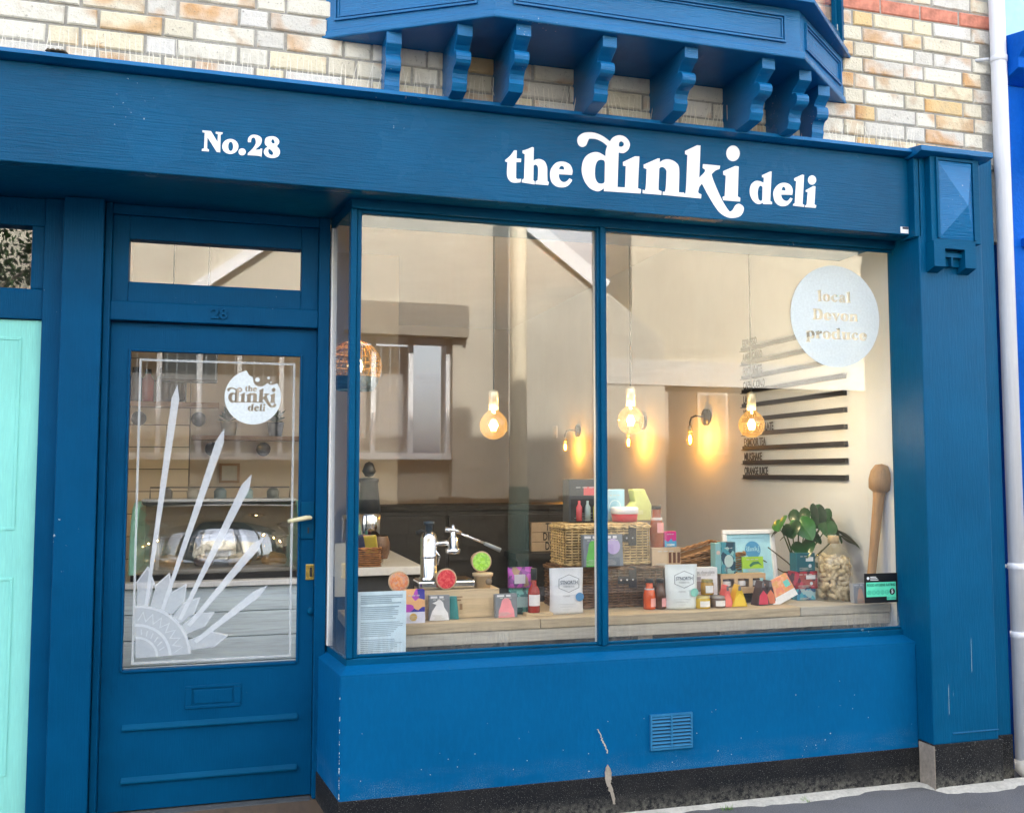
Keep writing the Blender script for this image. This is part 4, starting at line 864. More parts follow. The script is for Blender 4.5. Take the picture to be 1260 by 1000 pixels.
for i,(x,c,h,r_) in enumerate(((-.57,(.03,.02,.02),.2,.04),(-.5,(.35,.04,.03),.19,.035),(-.33,(.02,.02,.02),.19,.055),(-.41,(.06,.04,.03),.2,.04))):
    o = thing('shelf_bottle', ('black bottle','red labelled bottle','squat black canister','dark brown bottle')[i] + ' on the shelf before the tiles', 'bottle', (x, 2.52, 1.936)); MB().lathe([(0,0),(r_,0),(r_,h*.72),(r_*.5,h*.86),(r_*.5,h),(0,h)], 16).build('bottle_body', plain(c, .25), o); MB().lathe([(r_*.52,h*.9),(r_*.55,h*.9),(r_*.55,h+.012),(0,h+.012)], 16).build('cap', M_blk, o)
t = thing('plant_shelf', 'dark wall shelf with potted plants on the cream wall beyond the cabinet', 'shelf', (.12, 3.2, 1.73)); MB().box(-.38,.4,0,.2,0,.03).build('board', M_sh, t)
for x in (-.25,.1): MB().lathe([(0,0),(.05,0),(.05,.02),(0,.025)], 16, M=Matrix.Translation((x,.15,-.06)) @ Matrix.Rotation(R(90),4,'X')).build('bracket', M_blk, t)
part(MB().box(-.69, 1.2, 3.42, 3.5, .12, 3.149), 'interior_cross_wall', M_iw2)
M_lf = plain((.025,.07,.03), .4, var=.3)
for i, (x, lab) in enumerate(((-.02,'leafy plant in a grey pot on the wall shelf'),(.3,'leafy plant in a dark blue pot on the wall shelf'))):
    t = thing('potted_plant', lab, 'plant', (x, 3.3, 1.761)); MB().lathe([(0,0),(.045,0),(.06,.1),(.055,.1),(.04,.02)], 16).build('pot', plain(((.3,.3,.3),(.02,.04,.08))[i], .5), t)
    q = MB(); rs = random.Random(i)
    for k in range(26):
        a = rs.uniform(0,6.28); e = rs.uniform(.1,1.3); L_ = rs.uniform(.06,.13); p = Vector((math.cos(a)*math.cos(e), math.sin(a)*math.cos(e), math.sin(e)))*L_ + Vector((0,0,.1)); s = Vector((-math.sin(a), math.cos(a), .3))*.018; m0 = Vector((0,0,.1))*.3+p*.7
        q.add([Vector((0,0,.1)), m0+s, p+Vector((0,0,-.01)), m0-s], [(0,1,2,3)])
    q.build('foliage', M_lf, t)
t = thing('picture_frame', 'small brown picture frame on the wall under the plant shelf', 'picture', (-.01, 3.39, 1.43)); MB().box(-.07,.07,0,.02,0,.14).build('frame', M_sh, t); MB().box(-.052,.052,-.003,-.001,.018,.122).build('print', plain((.5,.5,.45)), t)
t = thing('mirrored_sign', 'slate blue box added behind the door glass for a mirrored sign', 'sign', (-.25, 2.2, 2.04)); MB().box(-.15,.16,0,.12,0,.22).build('sign_box', plain((.16,.2,.26), .5), t, bevel=.01); MB().box(-.15,.16,-.004,-.0005,.0,.012).build('sign_edge', M_blk, t)  # box put inside in place of a sign reflected in the glass
for x in (-.1,.1): MB().tube([(x,.06,.22),(x,.06,1.11)], .004, 6).build('hanger', M_blk, t)

# ------------------------------------------------------------------ window stickers
STK = .1085
def decal(name, parent, loops, m, y, loc=(0,0,0), th=.0006):
    me = flat_mesh(name, loops, th); me.transform(Matrix.Translation((loc[0], y, loc[2]))); return obj(name, me, m, parent)
def decal_text(parent, txt, size, x, y, z, m, sx=1, name='lettering', align='CENTER', bold=0):
    me = text_mesh(txt, size, sx, .0005, align, bold); me.transform(Matrix.Translation((x, y, z))); return obj(name, me, m, parent)
C_GLY = {
 'c': ["90,70c 88,90 55,102 20,85 2,50 18,12 55,-2 85,12 95,30c 82,38c 65,22 48,30 38,55 45,85 58,90 62,68c"],
 'a': ["12,68c 12,88 45,102 80,92 88,65 88,15c 100,12c 98,0c 62,-2c 60,10c 40,-3 12,2 3,25 20,52 55,58c 55,78 48,88 38,85 42,68c", "55,45c 40,38 38,22 48,15 56,22c"],
 'v': ["-2,100c 50,100c 50,85c 40,83c 58,40c 72,82c 62,85c 62,100c 102,100c 102,86c 92,83c 60,-3c 45,-3c 8,84c -2,86c"],
 'D': ["0,145c 60,145 115,130 132,75 115,15 60,0 0,0c 0,14c 14,18c 14,127c 0,131c", "50,128c 75,120 88,75 75,25 50,17c"],
 'p': ["0,88c 38,102c 50,102c 50,90c 72,103 108,85 115,50 102,10 72,-3 50,8c 50,-35c 62,-38c 62,-50c 0,-50c 0,-38c 12,-35c 12,82c 0,76c", "50,78c 62,84 76,70 78,48 70,18 60,12 50,22c"],
 'r': ["0,88c 38,102c 50,102c 50,85c 68,102 85,98c 84,65c 66,68 50,60c 50,16c 62,13c 62,0c 0,0c 0,13c 12,16c 12,82c 0,76c"],
 'n': ["0,88c 38,102c 50,102c 50,88c 72,103 100,95 108,70c 108,16c 118,13c 118,0c 64,0c 64,13c 72,16c 72,65 66,80 50,70c 50,16c 58,13c 58,0c 0,0c 0,13c 12,16c 12,82c 0,76c"],
 'o': ["0,50 12,12 52,-3 92,12 104,50 92,88 52,103 12,88", "36,50 42,18 52,12 62,18 68,50 62,82 52,88 42,82"],
 'l': ["0,138c 38,150c 50,150c 50,16c 60,13c 60,0c 0,0c 0,13c 12,16c 12,130c 0,126c"],
 'e': ["100,46c 98,80 52,103 10,85 0,48 15,8 55,-3 88,12 98,32c 86,38c 68,20 48,24 40,46c", "40,60c 48,85 60,85 64,60c"],
 'd': ["62,138c 100,150c 112,150c 112,16c 124,13c 124,0c 74,-2c 74,10c 50,-5 14,8 0,50 12,90 50,104 74,92c 74,130c 62,126c", "74,78c 58,88 44,76 38,50 44,22 60,14 74,24c"],
 'u': []}
C_GLY['u'] = [' '.join('%s,%s%s' % (118-float(w.rstrip('c').split(',')[0]), 100-float(w.rstrip('c').split(',')[1]), 'c' if w.endswith('c') else '') for w in C_GLY['n'][0].split())]
C_W = dict(c=97,a=101,v=102,D=133,p=116,r=86,n=119,o=105,l=61,e=101,d=125,u=119)
def word(txt, cx, z, sx, sz):
    tot = sum(C_W[c]+7 for c in txt)-7; x = cx - tot*sx/2; r = []
    for c in txt:
        for t_ in C_GLY[c]: r.append([(x+p[0]*sx, z+p[1]*sz) for p in smooth_loop(parse(t_, 1))])
        x += (C_W[c]+7)*sx
    return r
t = thing('round_window_sticker', 'large frosted round sticker reading local Devon produce on the window', 'sticker', (2.712, STK, 2.233))
decal('sticker_disc', t, [circle(0,0,.241,72)] + word('local', -.005, .068, .00040,.00036) + word('Devon', 0, -.02, .00042,.00036) + word('produce', .003, -.108, .00042,.00036), frosted('frosted_vinyl', (.74,.82,.86), .7), 0)
t = thing('paper_notice', 'pale blue printed notice taped inside the window corner', 'notice', (.59, GY+.0075, .742)); M_pap = plain((.62,.78,.86), .8, name='blue_paper')
MB().box(-.097,.097,0,.0008,0,.287).build('sheet', M_pap, t); ink = plain((.3,.42,.5), .8); rs = random.Random(2)
for i in range(34):
    z = .268 - i*.0075; w_ = rs.uniform(.06,.085)
    if i in (5, 13, 22): continue
    MB().box(-.085,-.085+2*w_,-.0012,-.0006,z,z+.003 if i > 6 else z+.0045).build('printed_line', ink, t)
t = thing('hygiene_rating_sticker', 'black and green food hygiene rating sticker showing five in the window corner', 'sticker', (2.923, STK, .898)); M_grn = plain((.12,.75,.5), .5, name='rating_green')
MB().box(-.09,.09,-.0002,.0006,0,.136).build('sticker_back', plain((.008,.008,.01), .4), t); decal('green_panel', t, [[(-.081,.028),(.03,.028),(.03,.012),(.081,.012),(.081,.095),(-.081,.095)]], M_grn, -.0008)
decal_text(t, 'FOOD HYGIENE RATING', .0165, 0, -.0014, .081, plain((.0,.12,.08)), .84, bold=.0003); decal_text(t, 'VERY GOOD', .009, .055, -.0014, .02, plain((.0,.12,.08)))
for i in range(5): decal('rating_ring', t, [circle(-.065+i*.024,.048,.0095,20), circle(-.065+i*.024,.048,.008,20)], plain((.0,.2,.14)), -.0014); decal_text(t, str(i), .013, -.065+i*.024, -.0014, .048, plain((.0,.2,.14)))
decal('rating_disc', t, [circle(.06,.05,.015,24)], plain((.008,.008,.01)), -.0014); decal_text(t, '5', .024, .06, -.0021, .05, M_letter, bold=.0006)
decal('agency_mark', t, [circle(-.07,.114,.007,16)], M_letter, -.0009)
for i in range(3): MB().box(-.058,-.02+.006*(i-1),-.0012,-.0006,.118-i*.007,.121-i*.007).build('printed_line', M_letter, t)

# ------------------------------------------------------------------ packaging helpers
def pouch_mesh(w, h, t, nu=10, nv=14, seal=.86):
    q = MB(); vs = []; 
    for sgn in (-1, 1):
        for j in range(nv+1):
            v = j/nv; g = 1 if v < .12 else max(.06, 1-((v-.12)/(seal-.12))**2*.92) if v < seal else .06
            g *= (.82 + .18*min(1, v*6))
            for i in range(nu+1):
                u = -1 + 2*i/nu; e = max(0, 1-abs(u)**2.6)**.6
                vs.append((u*w/2*(1-.03*math.sin(math.pi*min(1,v/seal))), sgn*t/2*g*max(.05, e), v*h))
    fs = []; n1 = (nu+1)*(nv+1)
    for s in range(2):
        for j in range(nv):
            for i in range(nu):
                a = s*n1 + j*(nu+1)+i; f = (a, a+1, a+nu+2, a+nu+1); fs.append(f if s == 0 else f[::-1])
    for j in range(nv):
        for i in (0, nu):
            a = j*(nu+1)+i; b_ = a+nu+1; f = (a, b_, b_+n1, a+n1); fs.append(f if i == 0 else f[::-1])
    fs.append(tuple(range(nu, -1, -1)) + tuple(n1+i for i in range(nu+1)))
    q.add(vs, fs, True); return q
def carton(name, lab, cat, X, y, w, d, h, c, z=TOP, rz=0, rx=0, prints=(), group=None, rough=.32):
    t = thing(name, lab, cat, (X, y, z), rz, group, rx); MB().box(-w/2,w/2,0,d,0,h).build('box', c if hasattr(c,'node_tree') else plain(c, rough), t, bevel=.0015, seg=1)
    for k, (lp, m) in enumerate(prints): decal('printed_label', t, lp, m if hasattr(m,'node_tree') else plain(m, .5), -.0006-.0006*k)
    if w > .055:
        rp = random.Random(int(X*1000)); q = MB()
        for i in range(5):
            zz_ = h*(.06+.035*i); x0 = -w*rp.uniform(.2,.4); q.box(x0, x0+w*rp.uniform(.25,.55), -.0034, -.0026, zz_, zz_+.0012)
        for i in range(3): q.box(-w*.3+i*w*.2, -w*.3+i*w*.2+w*.14, -.0034, -.0026, h*.8, h*.8+.0035)
        q.build('small_print', plain((.55,.55,.52), .6), t)
    return t
def pouch(name, lab, cat, X, y, w, h, th, c, z=TOP, rz=0, prints=(), group=None, rough=.35):
    t = thing(name, lab, cat, (X, y, z), rz, group); pouch_mesh(w, h, th).build('bag', plain(c, rough, bmp=.15, scale=12), t)
    for k, (lp, m) in enumerate(prints): decal('printed_label', t, lp, m if hasattr(m,'node_tree') else plain(m, .5), -th/2-.001-.0006*k)
    return t
def m_pattern(name, cols, scale=60, rough=.4):
    m, n, l, b = new_mat(name); v = coords(n, l); vo = n.new('ShaderNodeTexVoronoi'); vo.inputs['Scale'].default_value = scale
    nz = tex_noise(n, l, scale*.5, 2, v); ad = n.new('ShaderNodeVectorMath'); ad.operation = 'MULTIPLY_ADD'; ad.inputs[1].default_value = (.03,.03,.03); l.new(nz.outputs['Color'], ad.inputs[0]); l.new(v, ad.inputs[2]); l.new(ad.outputs[0], vo.inputs['Vector'])
    sp_ = n.new('ShaderNodeSeparateColor'); l.new(vo.outputs['Color'], sp_.inputs[0]); r = ramp(n, l, sp_.outputs[0], [(i/len(cols), c) for i, c in enumerate(cols)]); r.color_ramp.interpolation = 'CONSTANT'
    l.new(r.outputs[0], b.inputs['Base Color']); b.inputs['Roughness'].default_value = rough; return m
def bottle(name, lab, X, y, prof, c, cap_c, cap, z=TOP, label=None, group=None, neck=None):
    t = thing(name, lab, 'bottle', (X, y, z), 0, group); MB().lathe(prof, 20).build('bottle_body', plain(c, .12, bmp=0), t); r, z0, z1 = cap; MB().lathe([(r*.9,z0),(r,z0+.001),(r,z1-.002),(r*.9,z1),(0,z1)], 18).build('cap', plain(cap_c, .4), t)
    if label:
        r, z0, z1, col, a0, a1 = label; MB().lathe([(r,z0),(r,z1)], 12, a0=R(a0), a1=R(a1)).build('paper_label', plain(col, .6), t)
    if neck: MB().lathe([(neck[0],neck[1]),(neck[0],neck[2])], 16).build('neck_label', plain(neck[3], .6), t)
    return t

# ------------------------------------------------------------------ products, left to right
M_wb = wood((.62,.47,.28), 'pale_pine', (1.2,10,18), .65, .2)
t = thing('wooden_crate', 'pale pine crate with branded ink marks under the espresso machine', 'crate', (.965, .31, TOP)); 
MB().box(-.17,.165,0,.012,0,.112).build('front_board', M_wb, t, bevel=.002); MB().box(.147,.165,.0125,.2,0,.112).build('side_board', M_wb, t, bevel=.002); MB().box(-.17,-.152,.0125,.2,0,.112).build('side_board', M_wb, t, bevel=.002); MB().box(-.17,.165,.2005,.212,0,.112).build('back_board', M_wb, t); MB().box(-.17,.165,0,.212,.1125,.12).build('top_board', M_wb, t, bevel=.002)
brn = plain((.3,.18,.09), .8)
for i in range(2): MB().box(-.06,.0-.006*i,-.0012,-.0004,.086-i*.013,.092-i*.013).build('ink_mark', brn, t)
MB().box(-.012,.0,-.0012,-.0004,.035,.06).build('ink_mark', brn, t)
CT = TOP + .1205
t = thing('lever_espresso_machine', 'chrome lever espresso machine standing on the pine crate', 'espresso machine', (.905, .40, CT))
MB().box(-.125,.125,-.07,.08,0,.04).build('base', M_chr, t, bevel=.012, seg=3); MB().box(-.05,-.018,-.0712,-.07,.01,.028).build('badge', plain((.25,.04,.04), .4), t)
MB().lathe([(.042,.04),(.044,.045),(.036,.05),(.036,.215),(.03,.235),(.016,.245),(.0,.246)], 28, (-.07,0,0)).build('boiler', M_chr, t); MB().lathe([(.0375,.13),(.0375,.137)], 28, (-.07,0,0)).build('boiler_band', M_chr, t)
MB().lathe([(.014,.245),(.016,.25),(.016,.272),(.024,.276),(.024,.288),(0,.29)], 14, (-.07,0,0)).build('boiler_cap', plain((.02,.04,.06), .3), t)
MB().tube([(-.07,0,.235),(-.105,-.01,.25),(-.125,-.02,.238)], [.006,.006,.013], 8).build('steam_knob', M_blk, t)
MB().tube([(-.04,0,.19),(.03,-.01,.195)], .012, 10).build('group_pipe', M_chr, t); MB().lathe([(0,.145),(.033,.147),(.033,.168),(.024,.172),(.022,.215),(.014,.22),(.012,.245),(.008,.27),(0,.275)], 24, (.035,-.012,0)).build('brew_group', M_chr, t)
MB().tube([(.0,-.014,.252),(.04,-.014,.248),(.07,-.014,.235)], [.012,.012,.008], 10).build('lever_fork', M_chr, t); MB().tube([(.06,-.014,.238),(.18,-.016,.188)], .0055, 8).build('lever', M_chr, t); MB().tube([(.178,-.016,.189),(.25,-.017,.157)], [.008,.01], 10).build('lever_grip', plain((.25,.28,.3), .3), t)
MB().tube([(-.035,-.03,.1),(-.03,-.04,.14),(-.05,-.036,.17)], .004, 6).build('steam_wand', M_chr, t)
def snack_tub(lab, X, y, z, cols, tilt=0):
    t = thing('snack_tub', lab, 'tub', (X, y, z), 0, 'round snack tubs stood on edge'); Mx = Matrix.Translation((0,0,.046)) @ Matrix.Rotation(R(90),4,'X')
    MB().lathe([(0,-.05),(.037,-.05),(.043,.0),(.045,.002),(.045,.008),(.04,.0085)], 36, M=Mx).build('tub_body', plain((.62,.44,.28), .6), t)
    MB().lathe([(.04,.007),(.036,.0078),(0,.0078)], 36, M=Mx).build('lid', m_pattern('lid_'+lab.split()[0], cols, 130), t); return t
snack_tub('orange lidded paper tub stood on edge behind the notice', .70, .38, .99-.0, [(.85,.3,.1),(.9,.42,.2),(.8,.25,.12),(.75,.4,.3)])
o = MB().box(-.05,.05,0,.1,0,.108).build('riser_block', plain((.06,.05,.04), .7)); o.location = (.70,.36,TOP); tag(o, 'dark little block holding the orange lidded tub', 'block')
snack_tub('red lidded paper tub leaning on the chrome machine base', .895, .318, CT+.041-.041, [(.75,.05,.06),(.85,.12,.12),(.7,.02,.05)])
t = thing('paper_cup', 'small kraft paper cup standing on the pine crate', 'cup', (1.068, .36, CT)); MB().lathe([(0,0),(.032,0),(.04,.048),(.045,.05),(.046,.062),(.04,.064),(0,.064)], 28).build('cup_body', plain((.62,.46,.28), .65), t); MB().lathe([(0,0),(.015,0),(.015,.002),(0,.002)], 16, M=Matrix.Translation((.018,-.036,.028)) @ Matrix.Rotation(R(90),4,'X')).build('seal', plain((.2,.15,.1)), t)
snack_tub('green lidded paper tub on top of the kraft cup', 1.064, .372, CT+.065, [(.35,.75,.05),(.5,.85,.15),(.3,.65,.1)])
fr_pat = m_pattern('confetti_print', [(.02,.02,.3),(.85,.25,.08),(.45,.05,.45),(.02,.02,.3),(.85,.45,.2)], 28)
carton('chocolate_packet', 'navy orange and purple patterned chocolate packet beside the notice', 'packet', .742, .225, .088, .02, .138, fr_pat, rx=-4, prints=[([rect(-.044,.0,.044,.045)], (.68,.68,.8)), ([circle(-.005,.024,.016,20)], (.6,.38,.08))])
def card_box(lab, X, y, w, h, shape, c, bgc=(.2,.22,.24), rz=0, z=TOP, grp='grey shaped chocolate boxes'):
    return carton('shaped_box', lab, 'box', X, y, w, .03, h, bgc, z, rz, -5, [([shape], c), ([rect(-w*.42,h*.87,-w*.1,h*.95)], (.7,.7,.7)), ([rect(0,h*.87,w*.2,h*.95)], (.75,.75,.75))], grp)
dome = lambda w, h: [(-w/2,0),(w/2,0),(w/2*.95,h*.35),(w/2*.7,h*.6),(w/2*.55,h*.85),(w*.12,h),(-w*.12,h),(-w/2*.55,h*.85),(-w/2*.7,h*.6),(-w/2*.95,h*.35)]
card_box('grey box with a white bird shape against the crate', .855, .262, .088, .106, [(-.043,.001),(.04,.001),(.036,.03),(.02,.055),(.016,.075),(.0,.09),(-.012,.08),(-.03,.072),(-.012,.066),(-.03,.04)], (.8,.8,.8), rz=-4)
o = MB().prism([(-.03,0),(.03,0),(.02,.095),(-.02,.095)], 0, .02, 'y').build('teal_packet', plain((.03,.25,.25), .5)); o.location = (.912,.285,TOP); o.rotation_euler = (0,0,R(-20)); tag(o, 'narrow teal packet tucked behind the white bird box', 'packet')
card_box('grey box with a pink rounded animal shape by the red bottle', 1.152, .272, .098, .1, dome(.072,.082), (.85,.3,.33))
pat_t = m_pattern('teal_print', [(.01,.1,.1),(.02,.16,.15),(.1,.35,.3)], 60); pat_p = m_pattern('purple_print', [(.22,.03,.25),(.45,.06,.4),(.12,.02,.15),(.3,.18,.1)], 45)
t = pouch('coffee_pouch', 'small dark teal pouch beneath the purple pouch', 'pouch', 1.24, .37, .1, .112, .055, (.02,.1,.1), prints=[([rect(-.03,.03,.03,.075)], (.4,.6,.6))]); t.children[0].data.materials[0] = pat_t
t = pouch('snack_pouch', 'purple patterned pouch lying on top of the teal pouch', 'pouch', 1.245, .38, .115, .09, .06, (.25,.04,.28), TOP+.112, prints=[([rect(-.035,.02,.015,.06)], (.6,.55,.6))]); t.children[0].data.materials[0] = pat_p
bottle('sauce_bottle', 'ruby red bottle with a black cap beside the white coffee bag', 1.284, .30, [(0,0),(.026,0),(.027,.004),(.027,.085),(.024,.1),(.012,.118),(.0115,.15)], (.3,.015,.005), (.02,.03,.03), (.0135,.14,.19), label=(.0274,.03,.078,(.8,.78,.78),200,330))
o = MB().box(-.06,.06,-.03,.03,0,.012).build('wood_slice', M_wb); o.location = (1.30,.29,TOP); tag(o, 'thin wooden slice under the ruby red bottle', 'board')
bpy.data.objects['sauce_bottle'].location.z = TOP + .0125
M_ink = plain((.12,.15,.17), .7)
def coffee_bag(lab, X, tint, dot, rz):
    hexo = lambda r_: [(r_*math.cos(R(60*i+30))*1.15, .135+r_*.82*math.sin(R(60*i+30))) for i in range(6)]
    t = pouch('coffee_bag', lab, 'coffee bag', X, .31, .158, .2, .07, tint, rz=rz, prints=[([hexo(.048), hexo(.0455)], M_ink), ([circle(.05,.075,.019,24)], dot)], group='white coffee bags')
    decal_text(t, 'STNORTH', .021, 0, -.0375, .139, M_ink, .85, bold=.0005); decal_text(t, 'COFFEE CO.', .0095, 0, -.0375, .121, M_ink); decal_text(t, 'COFFEE', .009, -.012, -.0375, .08, plain((.35,.35,.35)), 1.1)
    for i in range(3): MB().box(-.05+.01*i,.03-.012*i,-.0375,-.037,.045-i*.012,.0465-i*.012).build('printed_line', plain((.5,.52,.52)), t)
coffee_bag('white coffee bag with hexagon badge and blue dot before the dark hamper', 1.438, (.72,.74,.76), (.1,.3,.55), 0)
coffee_bag('white coffee bag with hexagon badge and green dot beside the small sauce bottles', 1.998, (.72,.78,.78), (.25,.6,.5), -3)
# hampers
def hamper(lab, X, y, z, w, d, h, mat, strap):
    t = thing('wicker_hamper', lab, 'hamper', (X, y, z), 0); wicker(MB(), w, d, h-.02, .0125, .028).build('weave', mat, t); stakes(MB(), w, d, h-.015).build('stakes', mat, t); MB().box(-w/2+.006,w/2-.006,-d/2+.006,d/2-.006,.004,h-.01).build('lining', plain((.1,.06,.03), .9), t)
    rim(MB(), w+.006, d+.006, .006, .007).build('foot_rim', mat, t); rim(MB(), w+.012, d+.012, h-.018, .009).build('lid_rim', mat, t)
    lid = MB(); 
    for i in range(int(d/.012)): lid.tube([(-w/2+w*k/24, -d/2+.006+i*.012, h-.006+.0035*(1 if (k+i)%2 else -1)) for k in range(25)], .0045, 5, caps=False)
    lid.build('lid', mat, t)
    st = MB(); st.box(-.02+strap,.02+strap,-d/2-.012,-d/2-.008,h*.45,h-.01); st.box(-.075+strap,-.02+strap,-d/2-.013,-d/2-.009,h*.55,h*.72) ; st.build('strap', M_blk, t, bevel=.002)
    for i in range(3): MB().lathe([(0,.003),(.004,.002),(.005,0)], 10, M=Matrix.Translation((strap-.06+.03*i,-d/2-.0135,h*.64)) @ Matrix.Rotation(R(90),4,'X')).build('rivet', M_chr, t)
    return t
DH = hamper('dark brown wicker hamper at the bottom of the stack of two', 1.705, .54, TOP, .505, .22, .195, W_dark, .1)
LH = hamper('pale willow hamper on top of the dark brown hamper', 1.685, .53, TOP+.196, .415, .2, .19, W_light, .12)
HT = TOP + .196 + .194
t = carton('gift_box', 'dark grey gift box with a red label and three little bottles', 'gift box', 1.60, .49, .165, .09, .2, (.045,.05,.055), HT, prints=[([rect(-.01,.125,.078,.165)], (.75,.12,.12))])
MB().box(-.075,.075,-.0006,-.0001,.008,.108).build('window_card', plain((.01,.01,.012)), t)
for i, c in enumerate(((.5,.08,.1),(.3,.4,.4),(.6,.55,.1))): MB().lathe([(0,.006),(.014,.006),(.014,.07),(.006,.085),(.006,.1),(0,.1)], 14, (-.035+i*.042,-.006,0)).build('miniature_bottle', plain(c, .2), t)
carton('paper_bag', 'sky blue paper bag behind the mullion on the pale hamper', 'bag', 1.785, .58, .1, .05, .15, (.35,.6,.75), HT, prints=[([circle(0,.07,.03,24), circle(0,.07,.026,24)], (.65,.8,.85))])
t = thing('sweet_tub', 'red and white low tub on the pale hamper', 'tub', (1.80, .50, HT)); MB().lathe([(0,0),(.058,0),(.063,.036)], 32).build('tub_body', plain((.65,.02,.04), .35), t); MB().lathe([(.063,.0365),(.066,.037),(.066,.062),(.06,.068),(0,.068)], 32).build('lid', plain((.8,.8,.8), .4), t)
t = thing('folded_bag', 'pale lime paper bag with a rolled top on the pale hamper', 'bag', (1.905, .60, HT)); MB().prism([(-.06,0),(.062,0),(.066,.075),(.03,.15),(-.03,.15),(-.02,.09),(-.055,.05)], -.035, .035, 'y').build('bag', plain((.62,.68,.25), .7, bmp=.2), t, bevel=.004); decal('printed_label', t, [rect(-.02,.03,.02,.05)], plain((.7,.75,.4)), -.0357)
card_box('slate box with a green dinosaur shape on the pale hamper front', 1.585, .352, .095, .145, dome(.07,.118), (.12,.45,.08), (.15,.18,.22), z=TOP+.196, grp='slate shaped boxes')
card_box('slate box with a lilac round shape on the pale hamper front', 1.684, .354, .095, .145, [(p[0]*.95, p[1]+.02) for p in circle(0,.07,.036,20)], (.45,.36,.62), (.15,.18,.22), z=TOP+.196, grp='slate shaped boxes')
t = carton('slotted_carton', 'kraft carton with three slots carrying the tall sauce bottle', 'carton', 1.982, .43, .148, .1, .093, (.55,.4,.25), TOP+.175, prints=[([rect(.012,.02,.026,.07)], (.12,.04,.02)), ([rect(.034,.02,.048,.07)], (.12,.04,.02)), ([rect(.056,.02,.07,.07)], (.12,.04,.02))], rz=0)
o = MB().box(-.08,.08,0,.13,0,.174).build('display_stand', plain((.05,.035,.02), .8)); o.location = (1.985,.43,TOP); tag(o, 'dark stand holding up the slotted kraft carton', 'stand')
CZ2 = TOP + .175 + .094
bottle('tall_sauce_bottle', 'tall orange brown sauce bottle with pink label on the kraft carton', 1.952, .47, [(0,0),(.032,0),(.033,.004),(.033,.1),(.027,.125),(.02,.145),(.02,.18)], (.3,.06,.015), (.02,.015,.01), (.023,.178,.196), CZ2, label=(.0335,.068,.115,(.8,.35,.33),250,340), neck=(.0275,.128,.14,(.75,.7,.65)))
carton('tea_box', 'small magenta and blue box beside the tall sauce bottle', 'box', 2.015, .452, .062, .04, .073, (.6,.02,.22), CZ2, prints=[([[(-.031,.0),(.031,.0),(.031,.03),(.012,.026),(.004,.04),(-.012,.024),(-.031,.034)]], (.06,.35,.6)), ([rect(-.02,.006,.02,.014)], (.6,.8,.85))])
smb = [(0,0),(.026,0),(.028,.004),(.028,.06),(.023,.085),(.016,.1),(.016,.12)]
bottle('small_sauce_bottle', 'small bright orange sauce bottle with a black cap', 1.85, .335, smb, (.7,.1,.02), (.01,.012,.014), (.0185,.118,.136), label=(.0285,.012,.05,(.85,.4,.35),260,340), neck=(.0225,.088,.094,(.75,.7,.7)))
bottle('small_sauce_bottle', 'small brown sauce bottle with a black cap', 1.902, .33, smb, (.08,.03,.015), (.01,.012,.014), (.0185,.118,.136), label=(.0285,.012,.05,(.75,.35,.35),260,340))
# chestnut baskets propped behind
for i,(x,z,ry,lab) in enumerate(((2.30,.1,-6,'chestnut wicker tray lying lowest behind the teal carton'),(2.255,.175,-14,'chestnut wicker tray propped on top of the lower tray'))):
    t = thing('wicker_tray', lab, 'basket', (x, .66, TOP+z), 0, None, 0, ry); w_ = (.34,.28)[i]; h_ = (.1,.055)[i]
    wicker(MB(), w_, .2, h_, .011, .026, taper=.06).build('weave', W_mid, t); rim(MB(), w_*1.07, .214, h_+.004, .008).build('rim', W_mid, t); MB().box(-w_/2,w_/2,-.095,.095,.001,h_*.8).build('basket_floor', plain((.1,.05,.02)), t)
o = MB().box(-.12,.12,-.08,.1,0,.085).build('display_block', plain((.05,.035,.02))); o.location = (2.3,.66,TOP); tag(o, 'dark block under the lowest chestnut tray', 'block')
t = carton('chocolate_box', 'white hot chocolate box with a mug photograph behind the jars', 'box', 2.165, .40, .135, .05, .172, (.78,.79,.8), prints=[([rect(-.06,.06,.0,.11)], (.3,.24,.24)), ([rect(-.06,.112,-.02,.13)], (.4,.38,.4))]); decal_text(t, 'hot chocolate', .022, .0, -.0016, .15, plain((.3,.3,.32)), .85)
def jar(lab, X, y, z, r, h, c, lid):
    t = thing('honey_jar', lab, 'jar', (X, y, z), 0, 'little preserve jars'); MB().lathe([(0,0),(r*.95,0),(r,.004),(r,h*.75),(r*.85,h*.84)], 22).build('jar_body', plain(c, .1, bmp=0), t); MB().lathe([(r*.9,h*.82),(r*.92,h),(0,h)], 22).build('lid', plain(lid, .35, .4), t); MB().lathe([(r*1.01,h*.15),(r*1.01,h*.62)], 10, a0=R(230), a1=R(310)).build('paper_label', plain((.78,.78,.75), .6), t)
jar('low yellow honey jar in front of the hot chocolate box', 2.098, .30, TOP, .038, .055, (.6,.4,.03), (.6,.5,.2)); jar('low dark chutney jar beside the yellow honey jar', 2.18, .305, TOP, .037, .052, (.15,.1,.07), (.35,.33,.3)); jar('taller amber honey jar stacked above the low jars', 2.138, .325, TOP+.056, .03, .07, (.35,.2,.02), (.2,.17,.05))
pat_s = m_pattern('sea_print', [(.02,.12,.17),(.06,.3,.36),(.25,.5,.5),(.01,.06,.1)], 42)
t = carton('teal_carton', 'tall teal carton with pale creature print before the picture frame', 'carton', 2.305, .42, .075, .05, .15, pat_s, TOP+.138, prints=[([circle(0,.06,.024,20,.03)], (.5,.65,.6))])
carton('teal_carton', 'narrow pale teal carton set against the wicker tray', 'carton', 2.252, .425, .03, .05, .145, (.25,.5,.52), TOP+.138, prints=[([circle(0,.1,.01,14)], (.7,.5,.4))])
